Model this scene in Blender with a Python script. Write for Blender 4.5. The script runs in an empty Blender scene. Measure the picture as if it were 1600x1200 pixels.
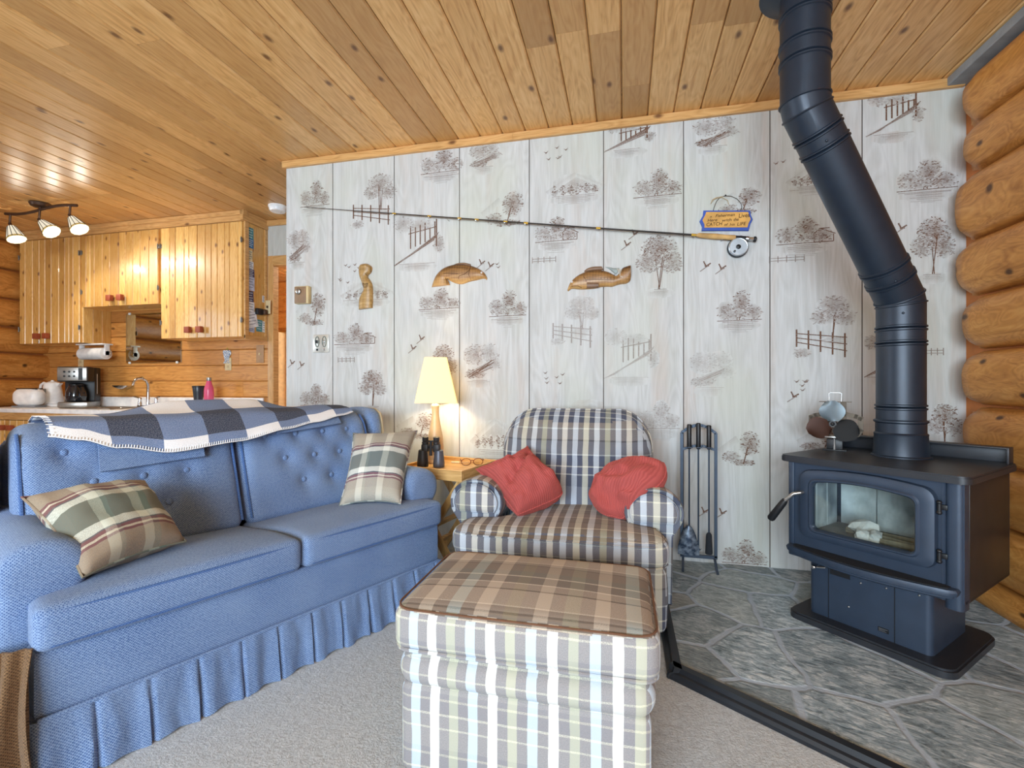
import bpy, bmesh, math, random
from mathutils import Vector, Matrix, noise as mnoise
random.seed(7)
C = bpy.context.scene.collection
PI = math.pi
# ------------------------------------------------------------------ camera
F = 742.0; CZ = 0.98
CA, SA = 0.9735, 0.2294
def ray(x, y):
    u = (x-800)/F
    return Vector((CA*u-SA, SA*u+CA, (600-y)/F))
def at_y(x, y, Y):
    d = ray(x, y); k = Y/d.y
    return Vector((d.x*k, Y, CZ+d.z*k))
def at_z(x, y, z):
    d = ray(x, y); k = (z-CZ)/d.z
    return Vector((d.x*k, d.y*k, z))
cam = bpy.data.cameras.new('camera'); co = bpy.data.objects.new('camera', cam); C.objects.link(co)
co.location = (0, 0, CZ); co.rotation_euler = (PI/2, 0, math.atan2(SA, CA))
cam.sensor_width = 36; cam.sensor_fit = 'HORIZONTAL'; cam.lens = F/1600*36; cam.clip_start = 0.02
bpy.context.scene.camera = co
vs = bpy.context.scene.view_settings
vs.view_transform = 'Standard'; vs.look = 'None'; vs.gamma = 1; vs.use_curve_mapping = False; vs.exposure = 0.0
cy = bpy.context.scene.cycles
cy.use_denoising = True; cy.max_bounces = 8; cy.diffuse_bounces = 5; cy.glossy_bounces = 4; cy.transparent_max_bounces = 12
cy.caustics_reflective = False; cy.caustics_refractive = False; cy.sample_clamp_indirect = 6

# ------------------------------------------------------------------ materials
def lin(h):
    if isinstance(h, (tuple, list)): return (*h[:3], 1)
    h = h.lstrip('#'); o = []
    for i in (0, 2, 4):
        c = int(h[i:i+2], 16)/255
        o.append(c/12.92 if c <= .04045 else ((c+.055)/1.055)**2.4)
    return (*o, 1)
class G:
    def __init__(s, name, color='#808080', rough=.6, metal=0, spec=.5):
        s.m = bpy.data.materials.new(name); s.m.use_nodes = True
        s.t = s.m.node_tree; s.b = s.t.nodes['Principled BSDF']
        s.b.inputs['Base Color'].default_value = lin(color)
        s.b.inputs['Roughness'].default_value = rough; s.b.inputs['Metallic'].default_value = metal
        s.b.inputs['Specular IOR Level'].default_value = spec
        s.out = s.t.nodes['Material Output']
    def n(s, typ, ins=None, **p):
        nd = s.t.nodes.new('ShaderNode'+typ)
        for k, v in p.items(): setattr(nd, k, v)
        for k, v in (ins or {}).items():
            if isinstance(v, bpy.types.NodeSocket): s.t.links.new(v, nd.inputs[k])
            else: nd.inputs[k].default_value = v
        return nd
    def l(s, a, b): s.t.links.new(a, b)
    def coord(s, out='UV', scale=(1, 1, 1), rot=(0, 0, 0), loc=(0, 0, 0)):
        tc = s.n('TexCoord'); mp = s.n('Mapping', {'Vector': tc.outputs[out], 'Scale': scale, 'Rotation': rot, 'Location': loc})
        return mp.outputs[0]
    def noise(s, vec, scale=5, detail=3, rough=.5, dist=0):
        return s.n('TexNoise', {'Vector': vec, 'Scale': scale, 'Detail': detail, 'Roughness': rough, 'Distortion': dist}).outputs['Fac']
    def ramp(s, fac, stops, interp='LINEAR'):
        r = s.n('ValToRGB', {'Fac': fac}); cr = r.color_ramp; cr.interpolation = interp
        while len(cr.elements) > 1: cr.elements.remove(cr.elements[-1])
        cr.elements[0].position = stops[0][0]; cr.elements[0].color = lin(stops[0][1])
        for p, c in stops[1:]:
            e = cr.elements.new(p); e.color = lin(c)
        return r.outputs[0]
    def mix(s, fac, a, b, blend='MIX'):
        m = s.n('Mix', data_type='RGBA', blend_type=blend)
        for sock, v in ((m.inputs[0], fac), (m.inputs[6], a), (m.inputs[7], b)):
            if isinstance(v, bpy.types.NodeSocket): s.l(v, sock)
            else: sock.default_value = lin(v) if isinstance(v, str) else v
        return m.outputs[2]
    def math(s, op, a, b=0.0, clamp=False):
        m = s.n('Math', operation=op, use_clamp=clamp)
        for i, v in enumerate((a, b)):
            if isinstance(v, bpy.types.NodeSocket): s.l(v, m.inputs[i])
            else: m.inputs[i].default_value = v
        return m.outputs[0]
    def color(s, c): s.l(c, s.b.inputs['Base Color']); return s
    def bump(s, h, strength=.3, dist=.005):
        b = s.n('Bump', {'Height': h, 'Strength': strength, 'Distance': dist}); s.l(b.outputs[0], s.b.inputs['Normal']); return s
def plain(name, color, rough=.5, metal=0, spec=.5, var=0.06):
    g = G(name, color, rough, metal, spec)
    v = g.noise(g.coord('Object'), 18, 4)
    c = lin(color)
    lo = tuple(max(0, x*(1-var*2)) for x in c[:3]); hi = tuple(min(1, x*(1+var*2)) for x in c[:3])
    g.color(g.ramp(v, [(.3, lo), (.7, hi)])); return g.m
def wood(name, light, mid, dark, rough=.4, knot='#5a2f12', knots=1.0, gs=1.0, tintamt=.5, spec=.5, coat=0):
    g = G(name, mid, rough, 0, spec)
    uv = g.coord('UV', (1*gs, 1*gs, 1))
    st = g.n('Mapping', {'Vector': uv, 'Scale': (1.3, 22, 1)}).outputs[0]
    warp = g.noise(g.n('Mapping', {'Vector': uv, 'Scale': (1.0, 5, 1)}).outputs[0], 2, 2)
    n1 = g.noise(st, 3, 5, .6, .6)
    ring = g.math('FRACT', g.math('MULTIPLY', warp, 12))
    ring = g.math('ABSOLUTE', g.math('SUBTRACT', ring, .5))
    f = g.math('ADD', g.math('MULTIPLY', n1, .82), g.math('MULTIPLY', ring, .32))
    col = g.ramp(f, [(.26, dark), (.5, mid), (.74, light)])
    at = g.n('Attribute', attribute_name='tint')
    t = at.outputs['Fac']
    col = g.mix(g.math('MULTIPLY', t, tintamt, True), col, g.mix(.55, col, dark, 'MIX'))
    hs = g.n('HueSaturation', {'Color': col, 'Value': g.math('ADD', g.math('MULTIPLY', t, -.22*tintamt), 1.06)})
    col = hs.outputs[0]
    if knots > 0:
        kv = g.n('Mapping', {'Vector': uv, 'Scale': (3.4, 6.5, 1)}).outputs[0]
        wv = g.n('TexNoise', {'Vector': kv, 'Scale': 3.0})
        kk = g.mix(.06, kv, wv.outputs['Color'], 'ADD')
        vo = g.n('TexVoronoi', {'Vector': kk, 'Scale': 1.0}, voronoi_dimensions='2D')
        keep = g.math('GREATER_THAN', g.n('SeparateColor', {'Color': vo.outputs['Color']}).outputs[0], 1-.36*knots)
        d = g.n('MapRange', {'Value': vo.outputs['Distance'], 'From Min': .035, 'From Max': .11, 'To Min': 1, 'To Max': 0}).outputs[0]
        col = g.mix(g.math('MULTIPLY', g.math('MULTIPLY', d, keep), .85), col, knot)
    g.color(col)
    g.bump(n1, .12, .002)
    if coat:
        g.b.inputs['Coat Weight'].default_value = coat; g.b.inputs['Coat Roughness'].default_value = .12
    return g.m
def tweed(name, c1, c2, c3, scale=1.0, bump=.5):
    g = G(name, c1, .95, 0, .15)
    uv = g.coord('UV', (scale, scale, scale))
    a = g.n('TexWave', {'Vector': g.n('Mapping', {'Vector': uv, 'Rotation': (0, 0, .78)}).outputs[0], 'Scale': 62, 'Distortion': 3, 'Detail': 2, 'Detail Scale': 40}).outputs['Fac']
    b = g.n('TexWave', {'Vector': g.n('Mapping', {'Vector': uv, 'Rotation': (0, 0, -.78)}).outputs[0], 'Scale': 62, 'Distortion': 3, 'Detail': 2, 'Detail Scale': 40}).outputs['Fac']
    w = g.math('MAXIMUM', a, b)
    nz = g.noise(uv, 170, 3, .7)
    f = g.math('ADD', g.math('MULTIPLY', w, .45), g.math('MULTIPLY', nz, .65))
    big = g.noise(uv, 5, 3)
    col = g.ramp(f, [(.38, c2), (.58, c1), (.8, c3)])
    col = g.mix(g.n('MapRange', {'Value': big, 'From Min': .4, 'From Max': .75, 'To Min': 0, 'To Max': .35}).outputs[0], col, c3)
    g.color(col); g.bump(f, bump, .003)
    g.b.inputs['Sheen Weight'].default_value = .15
    return g.m
def stripes(g, coord, seq, off=0.0):
    tot = sum(w for w, c in seq); p = 0; st = []
    for w, c in seq: st.append((p/tot, c)); p += w
    f = g.math('FRACT', g.math('ADD', g.math('DIVIDE', coord, tot), off+100))
    return g.ramp(f, st, 'CONSTANT')
def plaid(name, warp, weft, fac=.5, offu=0, offv=0, blend='MIX', rough=.95):
    g = G(name, '#888888', rough, 0, .15)
    uv = g.coord('UV')
    wob = g.n('TexNoise', {'Vector': uv, 'Scale': 9.0}).outputs['Color']
    uv2 = g.mix(.006, uv, wob, 'ADD')
    sx = g.n('SeparateXYZ', {'Vector': uv2})
    a = stripes(g, sx.outputs[0], warp, offu); b = stripes(g, sx.outputs[1], weft, offv)
    nz = g.noise(uv, 420, 2, .6)
    fz = g.n('MapRange', {'Value': nz, 'From Min': .35, 'From Max': .65, 'To Min': fac-.16, 'To Max': fac+.16}).outputs[0]
    col = g.mix(fz, a, b, blend)
    col = g.mix(.10, col, g.ramp(nz, [(.3, '#202020'), (.7, '#ffffff')]), 'OVERLAY')
    g.color(col); g.bump(nz, .25, .002)
    g.b.inputs['Sheen Weight'].default_value = .1
    return g.m
def emit(name, col, strength):
    g = G(name, col, .6); g.b.inputs['Emission Color'].default_value = lin(col); g.b.inputs['Emission Strength'].default_value = strength
    return g.m
def glassy(name, tint='#ffffff', gl=.12):
    g = G(name)
    tr = g.n('BsdfTransparent', {'Color': lin(tint)}); gs = g.n('BsdfGlossy', {'Roughness': .03})
    lw = g.n('LayerWeight', {'Blend': .25})
    f = g.math('ADD', g.math('MULTIPLY', lw.outputs['Fresnel'], .6), gl*.4, True)
    mx = g.n('MixShader', {'Fac': f}); g.l(tr.outputs[0], mx.inputs[1]); g.l(gs.outputs[0], mx.inputs[2])
    g.l(mx.outputs[0], g.out.inputs['Surface']); return g.m

# ------------------------------------------------------------------ mesh builder
class MB:
    def __init__(s):
        s.bm = bmesh.new(); s.uv = s.bm.loops.layers.uv.new('UVMap'); s.tint = s.bm.verts.layers.float.new('tint')
        s.fix = s.bm.faces.layers.int.new('fix'); s.mi = 0
    def add(s, tmp, M=None):
        if M is not None: bmesh.ops.transform(tmp, matrix=M, verts=tmp.verts)
        mp = {}
        for v in tmp.verts: mp[v] = s.bm.verts.new(v.co)
        for f in tmp.faces:
            try:
                nf = s.bm.faces.new([mp[v] for v in f.verts]); nf.material_index = s.mi
            except ValueError: pass
        tmp.free(); return s
    def box(s, c, sz, rot=None, bev=0.0, seg=2):
        t = bmesh.new(); bmesh.ops.create_cube(t, size=1)
        bmesh.ops.scale(t, vec=sz, verts=t.verts)
        if bev > 0: bmesh.ops.bevel(t, geom=t.edges[:], offset=min(bev, min(sz)*.49), segments=seg, profile=.5, affect='EDGES')
        M = Matrix.Translation(c)
        if rot is not None: M = M @ (rot if isinstance(rot, Matrix) else Matrix.Rotation(rot, 4, 'Z'))
        return s.add(t, M)
    def bx(s, x0, x1, y0, y1, z0, z1, bev=0.0, seg=2):
        return s.box(((x0+x1)/2, (y0+y1)/2, (z0+z1)/2), (abs(x1-x0), abs(y1-y0), abs(z1-z0)), None, bev, seg)
    def rbox(s, x0, x1, y0, y1, z0, z1, r=.03, cuts=12, puff=(0, 0, 0), fn=None, M=None):
        t = bmesh.new(); bmesh.ops.create_cube(t, size=2)
        bmesh.ops.subdivide_edges(t, edges=t.edges[:], cuts=cuts, use_grid_fill=True)
        h = Vector(((x1-x0)/2, (y1-y0)/2, (z1-z0)/2)); c = Vector(((x0+x1)/2, (y0+y1)/2, (z0+z1)/2))
        r = min(r, h.x*.98, h.y*.98, h.z*.98)
        for v in t.verts:
            p = Vector([math.sin(PI/2*q*.92)/math.sin(PI/2*.92) for q in v.co])
            w = Vector((p.x*h.x, p.y*h.y, p.z*h.z))
            q = Vector([max(-(h[i]-r), min(h[i]-r, w[i])) for i in range(3)])
            d = w-q
            if d.length > 1e-9:
                # push onto the rounded shell
                n = Vector([d[i]/r for i in range(3)]); m = max(abs(n.x), abs(n.y), abs(n.z)); d = d.normalized()*r*m
            w = q+d
            ex = 1-p.x*p.x; ey = 1-p.y*p.y; ez = 1-p.z*p.z
            w.x += puff[0]*ey*ez*p.x; w.y += puff[1]*ex*ez*p.y; w.z += puff[2]*ex*ey*p.z
            w += c
            if fn: w = Vector(fn(w))
            v.co = w
        return s.add(t, M)
    def tube(s, pts, r, seg=10, closed=False, caps=True, M=None, flat=1.0, up=None):
        pts = [Vector(p) for p in pts]; n = len(pts)
        rs = r if isinstance(r, (list, tuple)) else [r]*n
        t = bmesh.new(); rings = []; prev = None
        for i, p in enumerate(pts):
            a = pts[(i-1) % n] if (closed or i > 0) else p; b = pts[(i+1) % n] if (closed or i < n-1) else p
            tg = (b-a)
            tg = tg.normalized() if tg.length > 1e-9 else Vector((0, 0, 1))
            if prev is None:
                rf = Vector(up) if up else (Vector((0, 0, 1)) if abs(tg.z) < .9 else Vector((1, 0, 0)))
            else: rf = prev
            u = (rf - tg*rf.dot(tg))
            u = u.normalized() if u.length > 1e-6 else tg.orthogonal().normalized()
            w = tg.cross(u); prev = u
            rings.append([t.verts.new(p+(u*math.cos(2*PI*k/seg)*flat+w*math.sin(2*PI*k/seg))*rs[i]) for k in range(seg)])
        m = n if closed else n-1
        for i in range(m):
            A = rings[i]; B = rings[(i+1) % n]
            for k in range(seg): t.faces.new((A[k], A[(k+1) % seg], B[(k+1) % seg], B[k]))
        if caps and not closed:
            t.faces.new(rings[0][::-1]); t.faces.new(rings[-1])
        return s.add(t, M)
    def loft(s, loops, caps=True, M=None, closed=True):
        t = bmesh.new(); R = [[t.verts.new(p) for p in lp] for lp in loops]
        for A, B in zip(R, R[1:]):
            n = len(A)
            for k in range(n if closed else n-1): t.faces.new((A[k], A[(k+1) % n], B[(k+1) % n], B[k]))
        if caps and closed:
            t.faces.new(R[0][::-1]); t.faces.new(R[-1])
        bmesh.ops.recalc_face_normals(t, faces=t.faces[:])
        return s.add(t, M)
    def lathe(s, prof, seg=24, c=(0, 0, 0), M=None, caps=True):
        loops = [[Vector((max(r, .0004)*math.cos(2*PI*k/seg), max(r, .0004)*math.sin(2*PI*k/seg), z)) for k in range(seg)] for r, z in prof]
        T = Matrix.Translation(c) @ (M if M is not None else Matrix.Identity(4))
        return s.loft(loops, caps, T)
    def cyl(s, a, b, r, seg=16, r2=None):
        return s.tube([a, b], [r, r if r2 is None else r2], seg)
    def prism(s, poly, d0, d1, plane='xz', M=None, bev=0, seg=2):
        def P(u, v, d):
            return (u, d, v) if plane == 'xz' else ((u, v, d) if plane == 'xy' else (d, u, v))
        t = bmesh.new(); A = [t.verts.new(P(u, v, d0)) for u, v in poly]; B = [t.verts.new(P(u, v, d1)) for u, v in poly]
        n = len(poly)
        t.faces.new(A[::-1]); t.faces.new(B)
        for k in range(n): t.faces.new((A[k], A[(k+1) % n], B[(k+1) % n], B[k]))
        bmesh.ops.recalc_face_normals(t, faces=t.faces[:])
        if bev: bmesh.ops.bevel(t, geom=[e for e in t.edges if any(len(f.verts) > 4 or n == 4 for f in e.link_faces)], offset=bev, segments=seg, profile=.5, affect='EDGES')
        return s.add(t, M)
    def ring(s, outer, inner, d0, d1, plane='xz', M=None):
        def P(u, v, d): return (u, d, v) if plane == 'xz' else ((u, v, d) if plane == 'xy' else (d, u, v))
        t = bmesh.new(); n = len(outer)
        L = [[t.verts.new(P(u, v, d)) for u, v in lp] for lp, d in ((outer, d0), (inner, d0), (inner, d1), (outer, d1))]
        for i in range(4):
            A = L[i]; B = L[(i+1) % 4]
            for k in range(n): t.faces.new((A[k], A[(k+1) % n], B[(k+1) % n], B[k]))
        bmesh.ops.recalc_face_normals(t, faces=t.faces[:])
        return s.add(t, M)
    def ell(s, c, r, seg=16, rings=10, M=None):
        t = bmesh.new(); bmesh.ops.create_uvsphere(t, u_segments=seg, v_segments=rings, radius=1)
        bmesh.ops.scale(t, vec=r if isinstance(r, (tuple, list)) else (r, r, r), verts=t.verts)
        T = Matrix.Translation(c) @ (M if M is not None else Matrix.Identity(4))
        return s.add(t, T)
    def board(s, O, U, V, Nn, L, Wd, T, bev=.004, tint=None):
        """one plank: origin O, length L along U, width Wd along V, thickness T back along -Nn; front edges chamfered; own grain"""
        O = Vector(O); U = Vector(U); V = Vector(V); Nn = Vector(Nn)
        tv = random.random() if tint is None else tint
        ou, ov = random.uniform(0, 50), random.uniform(0, 50)
        prof = [(0, -T), (0, -bev), (bev, 0), (Wd-bev, 0), (Wd, -bev), (Wd, -T)]
        lay = s.tint; vs = []
        for e in (0, L):
            row = []
            for a, d in prof:
                v = s.bm.verts.new(O+U*e+V*a+Nn*d); v[lay] = tv; row.append((v, e, a+d)); 
            vs.append(row)
        def face(q):
            f = s.bm.faces.new([x[0] for x in q]); f[s.fix] = 1; f.material_index = s.mi
            for lp, x in zip(f.loops, q): lp[s.uv].uv = (x[1]+ou, x[2]+ov)
            return f
        fs = []
        for k in range(5): fs.append(face([vs[0][k], vs[1][k], vs[1][k+1], vs[0][k+1]]))
        fs.append(face(vs[0])); fs.append(face(vs[1][::-1]))
        flip = fs[2]; flip.normal_update()
        if flip.normal.dot(Nn) < 0:
            for f in fs: f.normal_flip()
        return s
    def build(s, name, mat, parent=None, smooth=40, uvscale=1.0, loc=None, uvrot=False):
        bm = s.bm; uv = s.uv
        bm.normal_update()
        for f in bm.faces:
            if f[s.fix]: continue
            n = f.normal; ax = max(range(3), key=lambda i: abs(n[i]))
            for lp in f.loops:
                c = lp.vert.co
                q = (c.y, c.z) if ax == 0 else ((c.x, c.z) if ax == 1 else (c.x, c.y))
                if uvrot: q = (q[1], q[0])
                lp[uv].uv = (q[0]*uvscale, q[1]*uvscale)
        me = bpy.data.meshes.new(name); bm.to_mesh(me); bm.free()
        for m in (mat if isinstance(mat, (list, tuple)) else [mat]): me.materials.append(m)
        if smooth:
            me.polygons.foreach_set('use_smooth', [True]*len(me.polygons)); me.set_sharp_from_angle(angle=math.radians(smooth))
        o = bpy.data.objects.new(name, me); C.objects.link(o)
        if parent is not None: o.parent = parent
        if loc is not None: o.location = loc
        return o
def thing(name, label, cat, loc=(0, 0, 0), rotz=0, group=None, rot=None):
    o = bpy.data.objects.new(name, None); C.objects.link(o); o.empty_display_size = .05
    o.location = loc; o.rotation_euler = rot if rot else (0, 0, rotz)
    o['label'] = label; o['category'] = cat
    if group: o['group'] = group
    return o
def tag(o, label, cat, group=None, kind=None):
    o['label'] = label; o['category'] = cat
    if group: o['group'] = group
    if kind: o['kind'] = kind
    return o
def struct(o): o['kind'] = 'structure'; return o
def lab(o, s): o['label'] = s; return o
def sm(a, b, x):
    t = max(0, min(1, (x-a)/(b-a))); return t*t*(3-2*t)
def interp(tab, x):
    if x <= tab[0][0]: return tab[0][1]
    for (a, va), (b, vb) in zip(tab, tab[1:]):
        if x <= b:
            t = (x-a)/(b-a); t = t*t*(3-2*t); return va+(vb-va)*t
    return tab[-1][1]
def rrect(x0, x1, z0, z1, r, n=5, arch=0.0):
    o = []
    for cx, cz, a0 in ((x1-r, z0+r, -PI/2), (x1-r, z1-r, 0), (x0+r, z1-r, PI/2), (x0+r, z0+r, PI)):
        for k in range(n+1):
            a = a0+PI/2*k/n; o.append((cx+r*math.cos(a), cz+r*math.sin(a)))
        if arch and a0 == 0:
            for k in range(1, 8):
                t = k/8; o.append((x1-r+(x0-x1+2*r)*t, z1))
    if arch:
        xm = (x0+x1)/2; hw = (x1-x0)/2
        o = [(x, z+(arch*(1-((x-xm)/hw)**2) if z > (z0+z1)/2 else 0)) for x, z in o]
    return o
def pillow_mesh(corn, th, n=18, pinch=.10, wr=.004, seed=0, bulge=1.0, post=None, rd=(0, 0, 0, 0)):
    """cushion between four corner points (A top left, B top right, C bottom right, D bottom left)"""
    A, B, Cc, D = [Vector(c) for c in corn]
    nn = ((B-D).cross(A-Cc)).normalized()
    m = MB(); bm = m.bm; uvs = {}
    def pt(u, v, sgn):
        e = max(0, (1-u*u))*max(0, (1-v*v))
        uu = u*(1-pinch*(1-v*v)*.0) ; vv = v
        # edges bow inward between the corners
        uu = u*(1-pinch*(1-abs(v)**2)*abs(u)); vv = v*(1-pinch*(1-abs(u)**2)*abs(v))
        q = (rd[0] if v > 0 else rd[3]) if u < 0 else (rd[1] if v > 0 else rd[2])
        q = 1-q*u*u*v*v; uu *= q; vv *= q
        s_, t_ = (uu+1)/2, (vv+1)/2
        p = (D*(1-s_)+Cc*s_)*(1-t_)+(A*(1-s_)+B*s_)*t_
        h = th/2*(e**.42)
        w = mnoise.noise(Vector((u*2.2+seed*7.3, v*2.2+sgn*3, seed)))*wr*3+mnoise.noise(Vector((u*6+seed*3, v*6, sgn+seed)))*wr
        p = p+nn*sgn*(h+w*min(1, e*3))
        if post: p = post(p, u, v, sgn)
        return p
    G_ = {}
    for sgn in (1, -1):
        for i in range(n+1):
            for j in range(n+1):
                u = -math.cos(PI*i/n)*.35+(-1+2*i/n)*.65; v = -math.cos(PI*j/n)*.35+(-1+2*j/n)*.65
                if sgn == -1 and (i in (0, n) or j in (0, n)): G_[(sgn, i, j)] = G_[(1, i, j)]
                else:
                    vt = bm.verts.new(pt(u, v, sgn)); G_[(sgn, i, j)] = vt
                uvs[(sgn, i, j)] = (u, v)
    wd = ((B-A).length+(Cc-D).length)/4; hd = ((A-D).length+(B-Cc).length)/4
    for sgn in (1, -1):
        for i in range(n):
            for j in range(n):
                ks = [(sgn, i, j), (sgn, i+1, j), (sgn, i+1, j+1), (sgn, i, j+1)]
                if sgn == -1: ks = ks[::-1]
                f = bm.faces.new([G_[k] for k in ks]); f[m.fix] = 1
                for lp, k in zip(f.loops, ks): lp[m.uv].uv = (uvs[k][0]*wd, uvs[k][1]*hd)
    bmesh.ops.recalc_face_normals(bm, faces=bm.faces[:])
    rim = [G_[(1, i, 0)].co.copy() for i in range(n)]+[G_[(1, n, j)].co.copy() for j in range(n)]+[G_[(1, i, n)].co.copy() for i in range(n, 0, -1)]+[G_[(1, 0, j)].co.copy() for j in range(n, 0, -1)]
    return m, rim
# ------------------------------------------------------------------ shared materials
M_ceil = wood('ceiling_pine', '#e6bd84', '#d9ab6e', '#bd8a50', .34, knots=.95, tintamt=1.2)
M_cab = wood('cabinet_pine', '#f2cd88', '#e6b76a', '#cc9247', .38, knot='#6a3413', knots=1.7, gs=1.25, tintamt=1.25, coat=.45)
M_kwall = wood('kitchen_wall_pine', '#e3ab64', '#d2954e', '#b0733a', .4, knots=.8, tintamt=1.1)
M_trim = wood('trim_pine', '#dcb27a', '#cb9d64', '#b08049', .35, knots=.5, tintamt=.3)
M_oak = wood('table_oak', '#dcb57c', '#caa064', '#a17644', .4, knots=0, tintamt=.3)
M_dark = plain('groove_dark', '#3a2617', .9)
M_black = plain('satin_black', '#16181c', .45, 0, .5)
M_iron = plain('stove_iron', '#303e51', .46, .25, .6, .05)
M_pipe = plain('stove_pipe_black', '#222d3b', .42, .3, .6, .05)
M_chrome = plain('chrome', '#d5d8dc', .12, 1, .5, .02)
M_steel = plain('brushed_steel', '#a9a8a5', .32, .9, .5)
M_white = plain('white_plastic', '#f3f4f7', .3)
M_bronze = plain('bronze', '#5a463a', .4, .7)
M_brass = plain('brass', '#c8a55a', .3, .9)

def log_mat():
    g = G('log_wood', '#c8823c', .42)
    uv = g.coord('UV'); st = g.n('Mapping', {'Vector': uv, 'Scale': (1.6, 7, 1)}).outputs[0]
    n1 = g.noise(st, 3, 5, .6, 1.2)
    wv = g.noise(g.n('Mapping', {'Vector': uv, 'Scale': (2.5, 7, 1)}).outputs[0], 1.6, 2, .5, .8)
    ring = g.math('ABSOLUTE', g.math('SUBTRACT', g.math('FRACT', g.math('MULTIPLY', wv, 14)), .5))
    f = g.math('ADD', g.math('MULTIPLY', n1, .7), g.math('MULTIPLY', ring, .24))
    col = g.ramp(f, [(.26, '#a86c2e'), (.46, '#cb8d47'), (.68, '#dda760')])
    big = g.noise(g.n('Mapping', {'Vector': uv, 'Scale': (1, 3, 1)}).outputs[0], 1.1, 3)
    col = g.mix(g.n('MapRange', {'Value': big, 'From Min': .5, 'From Max': .75, 'To Min': 0, 'To Max': .45}).outputs[0], col, '#8f5320')
    kv = g.n('Mapping', {'Vector': uv, 'Scale': (4.5, 7.5, 1)}).outputs[0]
    vo = g.n('TexVoronoi', {'Vector': g.mix(.06, kv, g.n('TexNoise', {'Vector': kv, 'Scale': 3.0}).outputs['Color'], 'ADD'), 'Scale': 1.0}, voronoi_dimensions='2D')
    keep = g.math('GREATER_THAN', g.n('SeparateColor', {'Color': vo.outputs['Color']}).outputs[0], .45)
    d = g.n('MapRange', {'Value': vo.outputs['Distance'], 'From Min': .05, 'From Max': .12, 'To Min': 1, 'To Max': 0}).outputs[0]
    col = g.mix(g.math('MULTIPLY', g.math('MULTIPLY', d, keep), .9), col, '#3f2008')
    g.color(col); g.bump(n1, .15, .004); return g.m
M_log = log_mat()
def carpet_mat():
    g = G('carpet', '#aba79f', 1, 0, .1)
    uv = g.coord('UV')
    a = g.noise(uv, 140, 4, .75); b = g.noise(uv, 45, 3, .6); c = g.noise(uv, 3, 3)
    f = g.math('ADD', g.math('MULTIPLY', a, .6), g.math('MULTIPLY', b, .4))
    col = g.ramp(f, [(.3, '#a3a7aa'), (.52, '#cfd6da'), (.75, '#eef2f5')])
    col = g.mix(g.math('MULTIPLY', c, .3), col, '#bbbdbe')
    g.color(col); g.bump(f, .9, .012); g.b.inputs['Sheen Weight'].default_value = .2; return g.m
M_carpet = carpet_mat()
def stone_mat():
    g = G('flagstone', '#6c7678', .55, 0, .4)
    uv = g.coord('UV', (1, 1, 1), (0, 0, .4))
    wob = g.n('TexNoise', {'Vector': uv, 'Scale': 3.5, 'Detail': 3}).outputs['Color']
    v2 = g.mix(.09, uv, wob, 'ADD')
    ve = g.n('TexVoronoi', {'Vector': v2, 'Scale': 3.3, 'Randomness': .95}, voronoi_dimensions='2D', feature='DISTANCE_TO_EDGE')
    vc = g.n('TexVoronoi', {'Vector': v2, 'Scale': 3.3, 'Randomness': .95}, voronoi_dimensions='2D')
    cr = g.n('SeparateColor', {'Color': vc.outputs['Color']})
    st = g.n('Mapping', {'Vector': uv, 'Scale': (5, 15, 1), 'Rotation': (0, 0, .5)}).outputs[0]
    n1 = g.noise(st, 4, 8, .75, 1.0); n2 = g.noise(uv, 9, 6, .65)
    f = g.math('ADD', g.math('MULTIPLY', n1, .7), g.math('MULTIPLY', n2, .3))
    col = g.ramp(f, [(.39, '#55666f'), (.5, '#9aabb5'), (.61, '#dfe8ec')])
    col = g.mix(g.math('MULTIPLY', cr.outputs[0], .5), col, '#9aa39f')
    col = g.n('HueSaturation', {'Color': col, 'Value': g.math('ADD', g.math('MULTIPLY', cr.outputs[2], .5), .78)}).outputs[0]
    col = g.mix(g.math('MULTIPLY', g.math('GREATER_THAN', cr.outputs[1], .9), .35), col, '#8f7a58')
    gr = g.n('MapRange', {'Value': ve.outputs[0], 'From Min': .02, 'From Max': .045, 'To Min': 1, 'To Max': 0}).outputs[0]
    col = g.mix(gr, col, g.mix(n2, '#a3b4c6', '#ccd8e4'))
    g.color(col)
    h = g.math('ADD', g.math('MULTIPLY', f, .8), g.math('MULTIPLY', gr, -.35))
    g.bump(h, .8, .02); return g.m
M_stone = stone_mat()
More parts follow.
